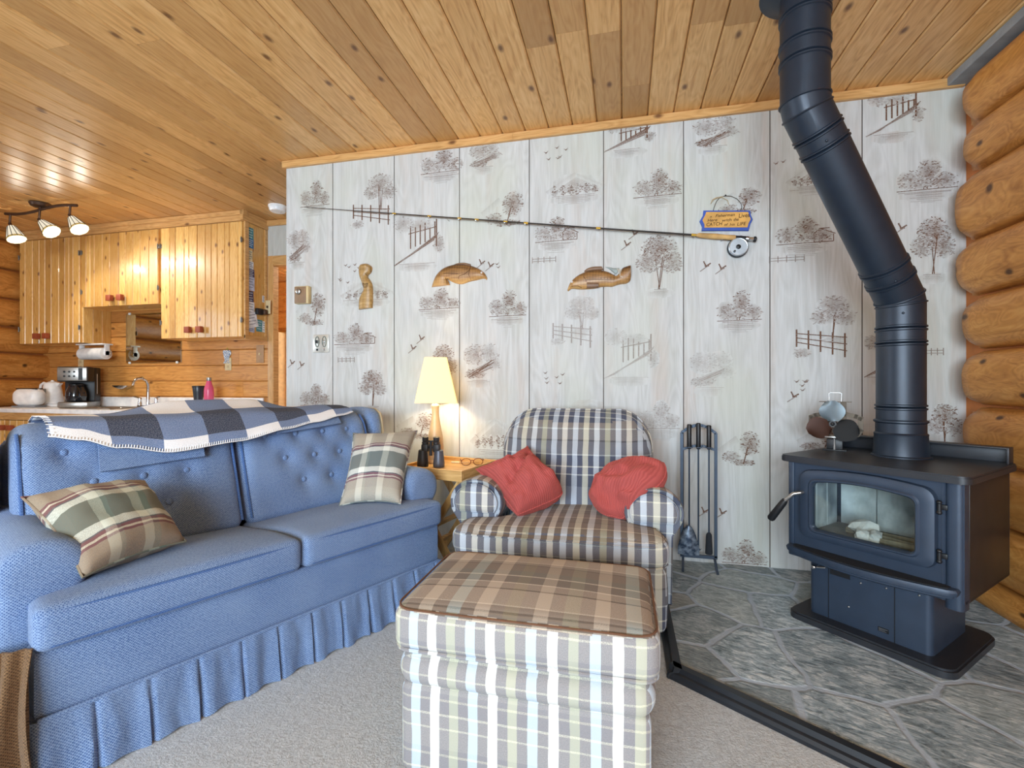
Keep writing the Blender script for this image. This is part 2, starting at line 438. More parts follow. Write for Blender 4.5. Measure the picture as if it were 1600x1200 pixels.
def panel_mat():
    g = G('printed_panel', '#cfc8bf', .62, 0, .3)
    uv = g.coord('UV')
    st = g.n('Mapping', {'Vector': uv, 'Scale': (9, .7, 1)}).outputs[0]
    n1 = g.noise(st, 2.2, 4, .55, 1.0)
    wv = g.noise(g.n('Mapping', {'Vector': uv, 'Scale': (3.2, .55, 1)}).outputs[0], 1.7, 2, .5, 1.0)
    ring = g.math('ABSOLUTE', g.math('SUBTRACT', g.math('FRACT', g.math('MULTIPLY', wv, 11)), .5))
    fine = g.noise(g.n('Mapping', {'Vector': uv, 'Scale': (60, 2.5, 1)}).outputs[0], 3, 3)
    f = g.math('ADD', g.math('ADD', g.math('MULTIPLY', n1, .5), g.math('MULTIPLY', ring, .22)), g.math('MULTIPLY', fine, .3))
    col = g.ramp(f, [(.30, '#b5b6b4'), (.52, '#c7c9c9'), (.75, '#d2d4d4')])
    lf = g.noise(g.n('Mapping', {'Vector': g.coord('Object'), 'Scale': (1.6, 1, .8)}).outputs[0], 1.5, 3)
    col = g.mix(g.n('MapRange', {'Value': lf, 'From Min': .48, 'From Max': .66, 'To Min': 0, 'To Max': .5}).outputs[0], col, '#bfc4b6')
    pk = g.noise(g.n('Mapping', {'Vector': uv, 'Scale': (5.5, .45, 1)}).outputs[0], 1.3, 3, .6, .5)
    col = g.mix(g.n('MapRange', {'Value': pk, 'From Min': .55, 'From Max': .72, 'To Min': 0, 'To Max': .38}).outputs[0], col, '#bba89a')
    at = g.n('Attribute', attribute_name='tint').outputs['Fac']
    inkn = g.noise(uv, 160, 3, .7)
    ia = g.math('MULTIPLY', at, g.n('MapRange', {'Value': inkn, 'From Min': .3, 'From Max': .6, 'To Min': .9, 'To Max': 1.7}).outputs[0], True)
    col = g.mix(ia, col, '#64432f')
    g.color(col); return g.m
M_panel = panel_mat()
M_chink = plain('log_gap', '#b8703a', .8)

# ------------------------------------------------------------------ the room
H = 2.44; WY = 2.70; KY = 3.64; RX = 1.60; LX = -5.75; BY = -2.9
WX0 = -2.163
struct(MB().bx(LX-.3, RX+.3, BY-.2, 6.0, -.1, 0).build('floor', M_carpet))
# ceiling of tongue and groove boards running away from the wall
m = MB(); bw = .1358; x = LX-.1; off = .0
while x < RX+.2:
    y = BY-.1-random.random()*2
    while y < 5.9:
        L = random.uniform(1.6, 3.8)
        y1 = min(y+L, 5.95)
        if y1-max(y, BY-.1) > .02:
            y0 = max(y, BY-.1)
            m.board((x+.0015, y0, H), (0, 1, 0), (1, 0, 0), (0, 0, -1), y1-y0-.001, bw-.003, .02, .006, random.random()**2.2)
        y += L
    x += bw
m.bx(LX-.3, RX+.3, BY-.2, 6.0, H+.02, H+.06)
struct(m.build('ceiling', M_ceil, smooth=0))

# ---- printed panel wall
wm = MB()
seams = [447, 520, 616, 718, 827, 943, 1068, 1203, 1347]
sx = [at_y(x, 600, WY).x for x in seams]+[RX]
wm.mi = 1; wm.bx(WX0+.002, RX, WY+.004, WY+.10, 0, H); wm.mi = 0
for a, b in zip(sx, sx[1:]):
    ou = random.uniform(0, 40)
    v = [wm.bm.verts.new(p) for p in ((a+.0022, WY, 0), (b-.0022, WY, 0), (b-.0022, WY, H), (a+.0022, WY, H))]
    f = wm.bm.faces.new(v); f[wm.fix] = 1
    for lp in f.loops: lp[wm.uv].uv = (lp.vert.co.x+ou, lp.vert.co.z)
    for q in ((v[0], v[3]), (v[2], v[1])):
        w = [wm.bm.verts.new(p.co+Vector((0, .004, 0))) for p in q]
        wm.bm.faces.new((q[0], w[0], w[1], q[1])).material_index = 1
    f.normal_update()
    if f.normal.y > 0: f.normal_flip()
inkc = [0]
def quad(pts, alphas, back=False):
    inkc[0] += 1
    mx_ = sum(p[0] for p in pts)/len(pts)
    lo, hi = next(((a, b) for a, b in zip(sx, sx[1:]) if a <= mx_ < b), (sx[0], sx[-1]))
    pts = [(min(max(p[0], lo+.0035), hi-.0035), p[1]) for p in pts]
    fr_ = (inkc[0]*0.6180339) % 1
    yy = WY-.0003-.0004*fr_ if back else WY-.0008-.0007*fr_
    vs_ = []
    for (x, z), a in zip(pts, alphas):
        v = wm.bm.verts.new((x, yy, z)); v[wm.tint] = a; vs_.append(v)
    f = wm.bm.faces.new(vs_); f[wm.fix] = 1
    for lp in f.loops: lp[wm.uv].uv = (lp.vert.co.x, lp.vert.co.z)
    f.normal_update()
    if f.normal.y > 0: f.normal_flip()
AL = [1.0]
def stroke(x0, z0, x1, z1, w=.0035, a=.6, a1=None):
    d = Vector((x1-x0, z1-z0)); l = max(d.length, 1e-5); n = Vector((-d.y, d.x))/l*w/2
    a *= AL[0]; a1 = a if a1 is None else a1*AL[0]
    quad(((x0-n.x, z0-n.y), (x0+n.x, z0+n.y), (x1+n.x, z1+n.y), (x1-n.x, z1-n.y)), (a, a, a1, a1))
def wash(cx, cz, rx, rz, a=.25):
    n = 9
    for k in range(n):
        a0, a1 = 2*PI*k/n, 2*PI*(k+1)/n
        quad(((cx, cz), (cx+rx*math.cos(a1), cz+rz*math.sin(a1)), (cx+rx*math.cos(a0), cz+rz*math.sin(a0))), (a*AL[0], 0, 0), True)
U = random.uniform
def foliage(cx, cz, rx, rz, n, a=.5):
    wash(cx, cz, rx*1.1, rz*1.1, a*.75)
    for _ in range(int(n*2.0)):
        t = U(0, 2*PI); r = U(0, 1)**.6
        x, z = cx+rx*r*math.cos(t), cz+rz*r*math.sin(t)
        l = U(.006, .013); t = U(-.9, .9)+PI*(random.random() < .5)
        stroke(x, z, x+l*math.cos(t), z+l*math.sin(t)*.7, U(.0025, .0055), U(.25, 1)*a)
def waterlines(cx, z, w, n=6, a=.3):
    for k in range(n):
        zz = z-.009*k-U(0, .004); ww = w*(1-.5*k/n)*U(.5, 1)
        stroke(cx-ww/2+U(-.02, .02), zz, cx+ww/2, zz+U(-.002, .002), .003, a*(1-.6*k/n))
    wash(cx, z-.02, w*.55, .03, a*.5)
def tree(cx, zb, w, h, a=.6, airy=False):
    for k in range(3):
        stroke(cx+U(-.006, .006), zb, cx+U(-.1, .1)*w, zb+h*U(.45, .7), .004, a)
    n = int(45+w*h*5200*(.55 if airy else 1))
    foliage(cx, zb+h*.72, w*.36, h*.28, n//2, a*(.75 if airy else 1))
    foliage(cx-w*.22, zb+h*.5, w*.26, h*.2, n//4, a*.8); foliage(cx+w*.24, zb+h*.48, w*.24, h*.2, n//4, a*.8)
    waterlines(cx, zb, w*.6, 3, a*.5)
def grove(cx, cz, w, h, a=.6, house=False, animal=False):
    zb = cz-h*.25
    foliage(cx-w*.3, zb+h*.25, w*.2, h*.22, 40, a*.8); foliage(cx+w*.05, zb+h*.4, w*.2, h*.34, 60, a)
    foliage(cx+w*.3, zb+h*.2, w*.2, h*.2, 40, a*.9); foliage(cx-w*.1, zb+h*.15, w*.35, h*.14, 40, a*.7)
    if house:
        hx, hz, hw, hh = cx+w*.18, zb+.004, w*.34, h*.2
        for q in (((hx, hz), (hx+hw, hz)), ((hx, hz), (hx, hz+hh)), ((hx+hw, hz), (hx+hw, hz+hh)), ((hx-.006, hz+hh), (hx+hw*.3, hz+hh*1.8)), ((hx+hw*.3, hz+hh*1.8), (hx+hw*1.1, hz+hh)), ((hx+hw*.3, hz+hh*1.8), (hx+hw*.8, hz+hh*1.8))):
            stroke(*q[0], *q[1], .004, a)
    if animal:
        ax_, az = cx-w*.05, zb+h*.02
        pts = [(0, 0), (0, .05), (.01, .06), (.05, .058), (.065, .075), (.075, .065), (.06, .045), (.06, 0)]
        pts = [(ax_+p*w*6*.16, az+q*h*6*.16) for p, q in pts]
        for p, q in zip(pts, pts[1:]): stroke(*p, *q, .0035, a)
    stroke(cx-w*.5, zb, cx+w*.5, zb+.004, .004, a*.8)
    waterlines(cx, zb-.006, w*.9, 7, a*.55)
def rocktree(cx, cz, w, h, a=.6):
    foliage(cx-w*.12, cz+h*.2, w*.28, h*.26, 60, a*.7); foliage(cx+w*.22, cz+h*.25, w*.24, h*.22, 50, a*.6); foliage(cx+w*.35, cz, w*.16, h*.16, 30, a*.6)
    for k in range(14):
        t = k/13; stroke(cx-w*.3+w*.1*t+U(-.01, .01), cz-h*.3+U(-.01, .02), cx+w*.28+U(-.02, .02), cz+h*.1+U(-.02, .01)-.03*t, .004, a*U(.4, 1))
    foliage(cx-w*.12, cz-h*.25, w*.25, h*.12, 45, a)
    waterlines(cx, cz-h*.38, w*.6, 3, a*.5)
def bridge(cx, cz, w, h, a=.6):
    for k in range(7):
        t = k/6; stroke(cx-w*.5+.01*k, cz-h*.42+.004*k, cx+w*.28+.005*k, cz+h*.02+.012*k*.6, .0045, a*U(.5, 1))
    for k in range(6):
        px_ = cx-w*.16+k*w*.09; stroke(px_, cz-h*.12+k*h*.035, px_, cz+h*U(.2, .36), .007, a)
    stroke(cx-w*.2, cz+h*.16, cx+w*.32, cz+h*.26, .005, a); stroke(cx+w*.32, cz-h*.1, cx+w*.32, cz+h*.4, .008, a)
    foliage(cx-w*.3, cz+h*.36, w*.2, h*.16, 35, a*.6); foliage(cx+w*.02, cz+h*.3, w*.24, h*.12, 35, a*.5)
    foliage(cx+w*.36, cz-h*.06, w*.1, h*.16, 25, a*.7); waterlines(cx-w*.05, cz-h*.4, w*.7, 4, a*.5)
def fencetree(cx, cz, w, h, a=.6):
    tree(cx+w*.18, cz-h*.12, w*.85, h*.62, a, True)
    for k in range(3):
        stroke(cx-w*.5, cz-h*.05-.022*k, cx+w*.42, cz-h*.12-.034*k, .005, a*.9)
    for k in range(5):
        px_ = cx-w*.5+k*w*.22; stroke(px_, cz+.004-k*.006, px_, cz-.085-k*.014, .008, a)
    foliage(cx-w*.4, cz-h*.34, w*.16, h*.07, 22, a*.7)
def smallfence(cx, cz, w, a=.5):
    for k in range(2): stroke(cx-w/2, cz+.014*k, cx+w/2, cz+.014*k, .003, a)
    for k in range(5): stroke(cx-w/2+w*k/4, cz-.01, cx-w/2+w*k/4, cz+.025, .004, a)
def mountain(cx, cz, w, h, a=.5):
    for k in range(18):
        t = k/17; stroke(cx-w*.5+w*.5*t, cz-h*.1+h*.5*t, cx-w*.5+w*.5*t+.02, cz-h*.1+h*.5*t-.02, .012, a*.16, 0)
        stroke(cx+w*.5*t, cz+h*.4-h*.45*t, cx+w*.5*t+.014, cz+h*.4-h*.45*t-.022, .012, a*.16, 0)
    wash(cx, cz+.01, w*.4, h*.35, a*.35)
    for k in range(6): foliage(cx-w*.34+k*w*.14, cz-h*.12, w*.06, h*.16, 16, a)
    waterlines(cx, cz-h*.3, w*.9, 6, a*.5)
def mtbush(cx, cz, w, h, a=.6):
    for k in range(14):
        t = k/13; stroke(cx-w*.5+w*.4*t, cz+h*.05+h*.3*t, cx-w*.5+w*.4*t+.018, cz+h*.3*t-.02, .01, a*.16, 0)
    foliage(cx+w*.25, cz+h*.18, w*.24, h*.3, 80, a); foliage(cx-w*.2, cz-h*.14, w*.22, h*.13, 40, a*.8)
    stroke(cx+w*.1, cz-h*.3, cx+w*.2, cz+h*.1, .006, a); foliage(cx+w*.1, cz-h*.26, w*.3, h*.08, 40, a)
def birds(cx, cz, n=6, sp=.07, s=.014, a=.6):
    for k in range(n):
        x, z = cx+U(-sp, sp), cz+U(-sp*.5, sp*.5)
        stroke(x, z, x-s, z+s*.5, .004, a, a*.4); stroke(x, z, x+s*.8, z+s*.8, .005, a, a*.4); stroke(x-s*.4, z-.002, x+s*.4, z+.002, .005, a)
def duck(cx, cz, s=.03, a=.65):
    stroke(cx-s, cz-s*.9, cx+s*.4, cz+.1*s, .005, a*.7); stroke(cx, cz, cx-s*.4, cz+s*.9, .007, a); stroke(cx, cz, cx+s*.8, cz+s*.5, .007, a); stroke(cx-s*.2, cz, cx+s*.5, cz+s*.1, .009, a)
def put(fn, x, y, w, h=None, a=.72, **k):
    p = at_y(x, y, WY); sc = (at_y(x, 600, WY)-Vector((0, 0, CZ))).to_2d().dot(Vector((-SA, CA)))/F
    ux = (at_y(x+1, 600, WY).x-at_y(x, 600, WY).x)
    if h is None: fn(p.x, p.z, a=a, **k)
    else: fn(p.x, p.z, w*ux, h*sc, a=a, **k)
E = 16
L_ = [(grove, 492, 308, 46, 56), (rocktree, 465, 387, 40, 60), (mtbush, 486, 488, 46, 62), (grove, 492, 622, 46, 46),
 (fencetree, 583, 318, 62, 92), (mountain, 572, 455, 80, 44), (grove, 553, 527, 62, 44, dict(house=True)), (tree, 582, 634, 44, 56),
 (grove, 690, 256, 66, 54), (bridge, 655, 378, 84, 84), (grove, 686, 472, 64, 44, dict(animal=True)), (tree, 693, 606, 44, 68), (mtbush, 650, 668, 60, 50),
 (rocktree, 755, 244, 54, 44), (mtbush, 785, 332, 66, 66), (grove, 793, 480, 58, 56, dict(animal=True)), (rocktree, 750, 568, 64, 66), (mountain, 772, 682, 76, 70),
 (mountain, 897, 290, 88, 50), (grove, 868, 364, 64, 52, dict(house=True)), 
 (bridge, 984, 214, 84, 46), (grove, 1027, 292, 76, 58, dict(animal=True)), (tree, 1030, 452, 76, 86),
 (rocktree, 1114, 208, 76, 54), (mtbush, 1152, 318, 74, 50), (grove, 1155, 485, 70, 64, dict(animal=True)), (mtbush, 1155, 705, 66, 66), (grove, 1163, 868, 70, 52, dict(animal=True)),
 (grove, 1256, 366, 88, 58, dict(house=True)), (fencetree, 1287, 515, 86, 106), (mtbush, 1280, 690, 70, 50),
 (bridge, 1400, 178, 96, 74), (grove, 1448, 280, 96, 66, dict(animal=True)), (tree, 1458, 428, 72, 88), (tree, 1476, 700, 56, 70), (mountain, 1268, 276, 80, 46), (bridge, 1385, 560, 70, 70)]
for it in L_:
    put(it[0], it[1], it[2], it[3], it[4], **(it[5] if len(it) > 5 else {}))
AL[0] = .5  # fainter ink paints in the glare that washes out the wall's middle
for it in [(fencetree, 897, 505, 66, 84), (bridge, 988, 556, 90, 84), (grove, 1030, 655, 64, 60), (rocktree, 1108, 580, 78, 66), (mountain, 920, 640, 80, 40)]:
    put(it[0], it[1], it[2], it[3], it[4])
AL[0] = 1
for x, y, n, s in [(552, 420, 6, .06), (540, 440, 3, .05), (868, 240, 6, .07), (866, 592, 6, .07), (1258, 604, 6, .06), (770, 417, 2, .04), (1222, 258, 2, .03), (1100, 806, 0, .03)]:
    p = at_y(x, y, WY); birds(p.x, p.z, n, s)
for x, y in [(456, 568), (471, 571), (658, 530), (645, 545), (991, 366), (979, 383), (1103, 416), (1127, 420), (1100, 800), (1128, 802), (1408, 357), (1240, 620), (752, 412), (766, 416)]:
    p = at_y(x, y, WY); duck(p.x, p.z)
for x, y, w in [(541, 564, 26), (850, 408, 30), (1229, 407, 36), (1455, 552, 22)]:
    p = at_y(x, y, WY); smallfence(p.x, p.z, w*.0045)
struct(wm.build('wall_back', [M_panel, M_dark], smooth=0))
# crown trim
m = MB(); m.board((WX0-.015, WY-.022, 2.395), (1, 0, 0), (0, 0, 1), (0, -1, 0), 1.55, .045, .022, .004, .2)
m.board((WX0+1.536, WY-.022, 2.395), (1, 0, 0), (0, 0, 1), (0, -1, 0), 2.2, .045, .022, .004, .35)
struct(m.build('trim_1', M_trim, smooth=0))
# ---- log walls
def log_wall(name, X, sgn, y0, y1, seams, corner=None, ang=0, hole=None):
    m = MB(); tl = m.bm
    m.mi = 1
    def solid(a, b, z0, z1): m.bx(min(X, X-sgn*.25), max(X, X-sgn*.25), a, b, z0, z1)
    if hole:
        solid(y0, hole[0], 0, H); solid(hole[1], y1, 0, H); solid(hole[0], hole[1], 0, hole[2]); solid(hole[0], hole[1], hole[3], H)
    else: solid(y0, y1, 0, H)
    m.mi = 0
    for zi, (zb, zt) in enumerate(zip(seams, seams[1:])):
        spans = [(y0, y1)]
        if hole and zt > hole[2] and zb < hole[3]: spans = [(y0, hole[0]), (hole[1], y1)]
        hh = (zt-zb)/2; zc = (zb+zt)/2; sd = random.uniform(0, 90); ou = random.uniform(0, 40)
        ph0 = random.uniform(.75, 1.0); st0 = -.018 if zi in (6, 7) else random.uniform(.012, .035)
        for a, b in spans:
            n = max(8, int((b-a)/.05)); K = 15
            rows = []
            for i in range(n+1):
                y = a+(b-a)*i/n
                row = []
                for k in range(K+1):
                    th = -PI/2+PI*k/K
                    s = (corner-y) if corner is not None else 9
                    s0 = st0+.10*(1-math.cos(th*.96))
                    bul = .095*sm(s0, s0+.11*ph0, s)
                    wv = mnoise.noise(Vector((sd, y*1.3, th)))*.008
                    cc = abs(math.cos(th))**.62
                    row.append(Vector((X+sgn*((bul+wv)*cc-.004), y, zc+(hh*.965)*math.sin(th)*abs(math.sin(th))**-.12 if abs(math.sin(th)) > 1e-4 else zc)))
                rows.append([tl.verts.new(p) for p in row])
            for i in range(n):
                for k in range(K):
                    q = (rows[i][k], rows[i+1][k], rows[i+1][k+1], rows[i][k+1])
                    if sgn > 0: q = q[::-1]
                    f = tl.faces.new(q); f[m.fix] = 1
                    for lp in f.loops:
                        kk = k if lp.vert in (rows[i][k], rows[i+1][k]) else k+1
                        lp[m.uv].uv = (lp.vert.co.y+ou, zc*3.1+ou+kk*.022)
            bmesh.ops.recalc_face_normals(tl, faces=[])
    return struct(m.build(name, [M_log, M_chink], smooth=80))
log_wall('wall_right', RX-.012, -1, BY, WY+.02, [0, .13, .375, .628, .882, 1.133, 1.38, 1.64, 1.943, 2.157, 2.385], WY)
m = MB(); m.bx(RX-.10, RX, BY, WY, 2.40, 2.44, .004)
struct(m.build('trim_2', plain('gap_filler', '#8d8f90', .9), smooth=0))
log_wall('wall_left', LX-.05, 1, BY, 5.9, [0, .2, .47, .76, 1.03, 1.28, 1.53, 1.80, 2.08, 2.36, 2.46], None, 0, (-.9, 1.5, .85, 2.1))
# ---- kitchen wall of horizontal boards, with the doorway to the right of it
DX0, DX1, DZ = -3.052, -2.20, 2.05
m = MB(); z = 0.0
KX1 = -3.105
while z < H-.01:
    h = min(.144, H-z); x = LX-.05
    while x < KX1:
        L = min(random.uniform(1.6, 3.4), KX1-x)
        m.board((x+.0006, KY, z), (1, 0, 0), (0, 0, 1), (0, -1, 0), L-.0012, h-.003, .03, .006, random.random()**1.5)
        x += L
    z += .144
m.bx(LX-.05, KX1, KY+.03, KY+.055, 0, H)
struct(m.build('wall_kitchen', M_kwall, smooth=0))
m = MB(); m.bx(KX1, DX0-.001, KY, KY+.055, 0, H); m.bx(DX0, RX, KY, KY+.055, DZ+.0, H); m.bx(DX1+.0, RX, KY, KY+.055, 0, DZ)
struct(m.build('wall_hall', M_panel, smooth=0))
m = MB()
m.board((DX0-.052, KY-.004, 0), (0, 0, 1), (1, 0, 0), (0, -1, 0), DZ+.075, .052, .02, .004, .2)
m.board((DX1, KY-.004, 0), (0, 0, 1), (1, 0, 0), (0, -1, 0), DZ+.075, .085, .02, .004, .3)
m.board((DX0, KY-.004, DZ), (1, 0, 0), (0, 0, 1), (0, -1, 0), DX1-DX0, .075, .02, .004, .3)
m.bx(DX0-.01, DX0+.004, KY, KY+.065, 0, DZ+.01); m.bx(DX1-.012, DX1+.01, KY, KY+.065, 0, DZ+.01); m.bx(DX0, DX1, KY, KY+.065, DZ-.012, DZ+.01)
struct(m.build('door_1', M_trim, smooth=0))
m = MB(); z = 0
while z < H:
    m.board((LX, 5.8, z), (1, 0, 0), (0, 0, 1), (0, -1, 0), RX-LX, min(.25, H-z), .06, .02, random.random()*.5); z += .25
struct(m.build('wall_bedroom', M_log, smooth=0))
m = MB(); m.board((KX1+.0, KY-.02, 2.39), (1, 0, 0), (0, 0, 1), (0, -1, 0), 1.0, .05, .02, .004, .3)
struct(m.build('trim_3', M_trim, smooth=0))
# ---- wall behind the viewer with a wide window
WIN = (-2.3, 1.0, .55, 2.2)
m = MB()
for a, b, c, d in ((LX-.3, WIN[0], 0, H), (WIN[1], RX+.3, 0, H), (WIN[0], WIN[1], 0, WIN[2]), (WIN[0], WIN[1], WIN[3], H)):
    m.bx(a, b, BY-.12, BY, c, d)
struct(m.build('wall_front', plain('front_wall_paint', '#cdbfa8', .7), smooth=0))
def window(name, M, w, h):
    m = MB(); t = .06
    m.bx(0, w, -.06, .02, 0, t); m.bx(0, w, -.06, .02, h-t, h); m.bx(0, t, -.06, .02, t, h-t); m.bx(w-t, w, -.06, .02, t, h-t)
    for k in (1, 2): m.bx(w*k/3-.03, w*k/3+.03, -.06, .02, t, h-t)
    o = struct(m.build(name, M_trim, smooth=0)); o.matrix_world = M
    g = MB().bx(t, w-t, -.02, -.014, t, h-t).build('pane', M_glass, o)
    return o
M_glass = glassy('window_glass')
window('window_1', Matrix.Translation((WIN[0], BY-.03, WIN[2])), WIN[1]-WIN[0], WIN[3]-WIN[2])
window('window_added', Matrix.Translation((LX-.1, 1.5, .85)) @ Matrix.Rotation(-PI/2, 4, 'Z'), 2.4, 1.25)  # second one is unseen, added to light the stove front from the left
# ------------------------------------------------------------------ hearth
M_edge = plain('hearth_edging_black', '#20242a', .4)
hx = [(.15, 2.70), (.142, 1.66), (1.52, .733), (1.52, 2.70)]
hr = thing('stone_hearth', 'grey flagstone hearth with black edging under the wood stove', 'hearth', (0, 0, 0))
def inset(p, q, d):
    v = (Vector(q)-Vector(p)).normalized(); return Vector((-v.y, v.x))*d
m = MB(); m.prism([(.185, 2.70), (.178, 1.68), (1.51, .785), (1.51, 2.70)], 0.002, .03, 'xy'); m.build('slab', M_stone, hr, smooth=0)
m = MB()
def edging(p, q, w=.045, h=.038):
    v = Vector(q)-Vector(p); L = v.length; a = math.atan2(v.y, v.x)
    M = Matrix.Translation((p[0], p[1], 0)) @ Matrix.Rotation(a, 4, 'Z')
    m.prism([(0, 0), (w, 0), (w, h), (w*.45, h), (w*.35, h*.62), (w*.12, h*.55), (0, h*.3)], -.004, L+.004, 'yz', M)
edging((.142, 2.69), (.142, 1.66), .045); edging((.142, 1.66), (1.52, .733), .045)
m.build('edging', M_edge, hr, smooth=0)

# ------------------------------------------------------------------ sofa
M_sofa = tweed('sofa_tweed', '#5b7bae', '#37538a', '#97b0d3', 1.0, .6)
M_sofap = tweed('sofa_piping', '#3d5d97', '#2f4c80', '#6080b4', 1.0, .4)
M_sofad = tweed('sofa_tweed_shade_brown', '#64492f', '#3a281a', '#86684a', 1.0, .6)  # shaded end of the blue sofa, its shadow tone put into the colour
SW = 1.333
sofa = thing('sofa', 'blue tufted two seat sofa with a ruffled skirt', 'sofa', (-1.356, .829, 0), math.atan2(.9135, .407))
MB().rbox(0, SW, .015, .80, .165, .34, .02, 6).build('base', M_sofa, sofa)
m = MB(); m.tube([(0.01, .012, .172), (SW-.01, .012, .172)], .006, 8); m.build('skirt_piping', M_sofa, sofa)
# seat cushions: T shaped, they come forward round the arms
def seat(x0, x1, side):
    def fn(w):
        if side < 0:
            lim = x0+.125*sm(.075, .125, w.y); 
            if w.x < lim: w.x = lim+(w.x-x0)*.08
        else:
            lim = x1-.125*sm(.075, .125, w.y)
            if w.x > lim: w.x = lim+(w.x-x1)*.08
        w.z -= .035*sm(.05, .5, w.y)
        return w
    m = MB(); m.rbox(x0, x1, -.012, .50, .335, .448, .028, 22, (0.004, .006, .022), fn)
    o = m.build('seat_cushion', M_sofa, sofa)
    for z in (.43, .35):
        p = MB(); pts = []
        e = -.006
        rr = .04
        A = [(x0+.006, .11), (x0+.006, rr)] if side < 0 else [(x0+.006, .40), (x0+.006, rr)]
        B = [(x1-.006, rr), (x1-.006, .40)] if side < 0 else [(x1-.006, rr), (x1-.006, .11)]
        pts += [Vector((a, b, z-.035*sm(.05, .5, b))) for a, b in A]
        for k in range(1, 6): t = PI+PI/2*k/6; pts.append(Vector((x0+.006+rr+rr*math.cos(t), e+rr+rr*math.sin(t)-.002, z)))
        for k in range(9): pts.append(Vector((x0+rr+(x1-x0-2*rr)*k/8, e-.006*math.sin(PI*k/8), z)))
        for k in range(1, 6): t = -PI/2+PI/2*k/6; pts.append(Vector((x1-.006-rr+rr*math.cos(t), e+rr+rr*math.sin(t)-.002, z)))
        pts += [Vector((a, b, z-.035*sm(.05, .5, b))) for a, b in B]
        p.tube(pts, .0045, 6); p.build('piping', M_sofap, o)
seat(.0, .664, -1); seat(.668, SW, 1)
# arms
def arm(x0, x1, side):
    loops = []
    for y, sc, dx in ((.086, .60, 0), (.089, .76, 0), (.095, .88, 0), (.106, .96, 0), (.122, .99, 0), (.15, 1, 0), (.3, 1, 0), (.5, 1, 0), (.7, 1, 0), (.8, 1, 0)):
        cx, zr, r = (x0+x1)/2+side*.004, .50, .085
        pts = []
        zlow = .17
        hw = (x1-x0)/2*.82
        prof = [(-hw, zlow), (-hw, .30), (-hw, .40), (-hw-.004, .44)]
        if side > 0: prof = [(-hw, zlow), (-hw, .3), (-hw, .40), (-hw, .45)]
        for k in range(13):
            t = PI*1.05-PI*1.2*k/12
            prof.append((side*.014+(r+.012)*math.cos(t), zr+(r)*math.sin(t)))
        prof += [(hw, .42), (hw, .30), (hw, zlow)]
        if side < 0:
            prof = [(-a, b) for a, b in prof][::-1]
        czz = .42
        loops.append([Vector((cx+a*sc, y, czz+(b-czz)*sc if b > .3 else b)) for a, b in prof])
    m = MB(); m.loft(loops)
    if side > 0:
        # gathered pleats on the front of the arm
        cxp = (x0+x1)/2+side*.02
        for k in range(3):
            t = PI*(.30+.42*k/2)
            m.tube([(cxp+.02*math.cos(t), .098, .485+.02*math.sin(t)), (cxp+.05*math.cos(t), .093, .49+.05*math.sin(t)), (cxp+.078*math.cos(t), .106, .497+.07*math.sin(t))], [.001, .004, .002], 6)
    return m.build('arm', M_sofa, sofa, smooth=55)
arm(-.07, .125, -1); arm(SW-.125, SW+.045, 1)
# back frame and wings
def lean(z): return .40+.34*(z-.42)
MB().rbox(.02, SW-.02, .66, .80, .17, .80, .04, 8).build('back_frame', M_sofa, sofa)
for s, x0, x1 in ((-1, -.085, .0), (1, SW+.0, SW+.085)):
    def fnw(w, s=s):
        t = sm(.5, .84, w.z)
        w.y += .06*(1-t)-.05*math.sin(PI*max(0, min(1, (w.z-.5)/.34)))*(1 if w.y < .6 else 0)
        return w
    o = MB().rbox(x0, x1, .56, .80, .50, .845, .035, 10, (0.01, .01, .01), fnw).build('wing', M_sofa, sofa)
    pp = MB(); xx = x1-.004 if s > 0 else x0+.004
    pp.tube([(xx, .565+.06*(1-sm(.5, .84, z))-.05*math.sin(PI*(z-.5)/.34), z) for z in [.52+.3*k/10 for k in range(11)]]+[(xx, .60, .842), (xx, .70, .846), (xx, .78, .843)], .006, 6)
    lab(pp.build('piping', plain('worn_piping', '#b3a283', .9), o), 'worn beige piping')
# tufted back cushions
def back(x0, x1):
    xc = (x0+x1)/2
    B = [(xc+dx, .755) for dx in (-.20, -.067, .067, .20)]+[(xc+dx, .655) for dx in (-.134, 0, .134)]+[(xc+dx, .555) for dx in (-.067, .067)]
    B += [(xc-.225, .655), (xc+.225, .655)]
    B = B[:9]
    def fn(w):
        d = 0
        if w.y < .52:
            for bx_, bz in B:
                r2 = (w.x-bx_)**2+(w.z-bz)**2
                d += .020*math.exp(-r2/(2*.022**2))+.010*math.exp(-r2/(2*.05**2))
                if w.z < bz: d += .010*math.exp(-((w.x-bx_)/.012)**2)*math.exp(-(bz-w.z)/.035)
            d += .006*mnoise.noise(Vector((w.x*9, w.z*9, x0)))
        w.y += .34*(w.z-.42)+d
        if w.z > .78: w.y += (w.z-.78)*.6
        return w
    m = MB(); m.rbox(x0, x1, .40, .56, .40, .845, .055, 46, (.002, .028, .004), fn)
    o = m.build('back_cushion', M_sofa, sofa, smooth=80)
    for bx_, bz in B:
        b = MB().ell((bx_, .40+.34*(bz-.42)+.003-.028*(1-((bx_-xc)/((x1-x0)/2))**2)*(1-((bz-.6225)/.2225)**2)+.026, bz), (.0115, .007, .0115), 12, 8)
        b.build('button', M_sofa, o)
    # cushion piping up the side
    for xx in (x0+.014, x1-.014):
        p = MB(); p.tube([(xx, .412+.34*(z-.42)+(.6*(z-.78) if z > .78 else 0), z) for z in [.44+.38*k/12 for k in range(13)]], .005, 6)
        p.build('piping', M_sofap, o)
    return o
back(.025, .662); back(.670, SW-.025)
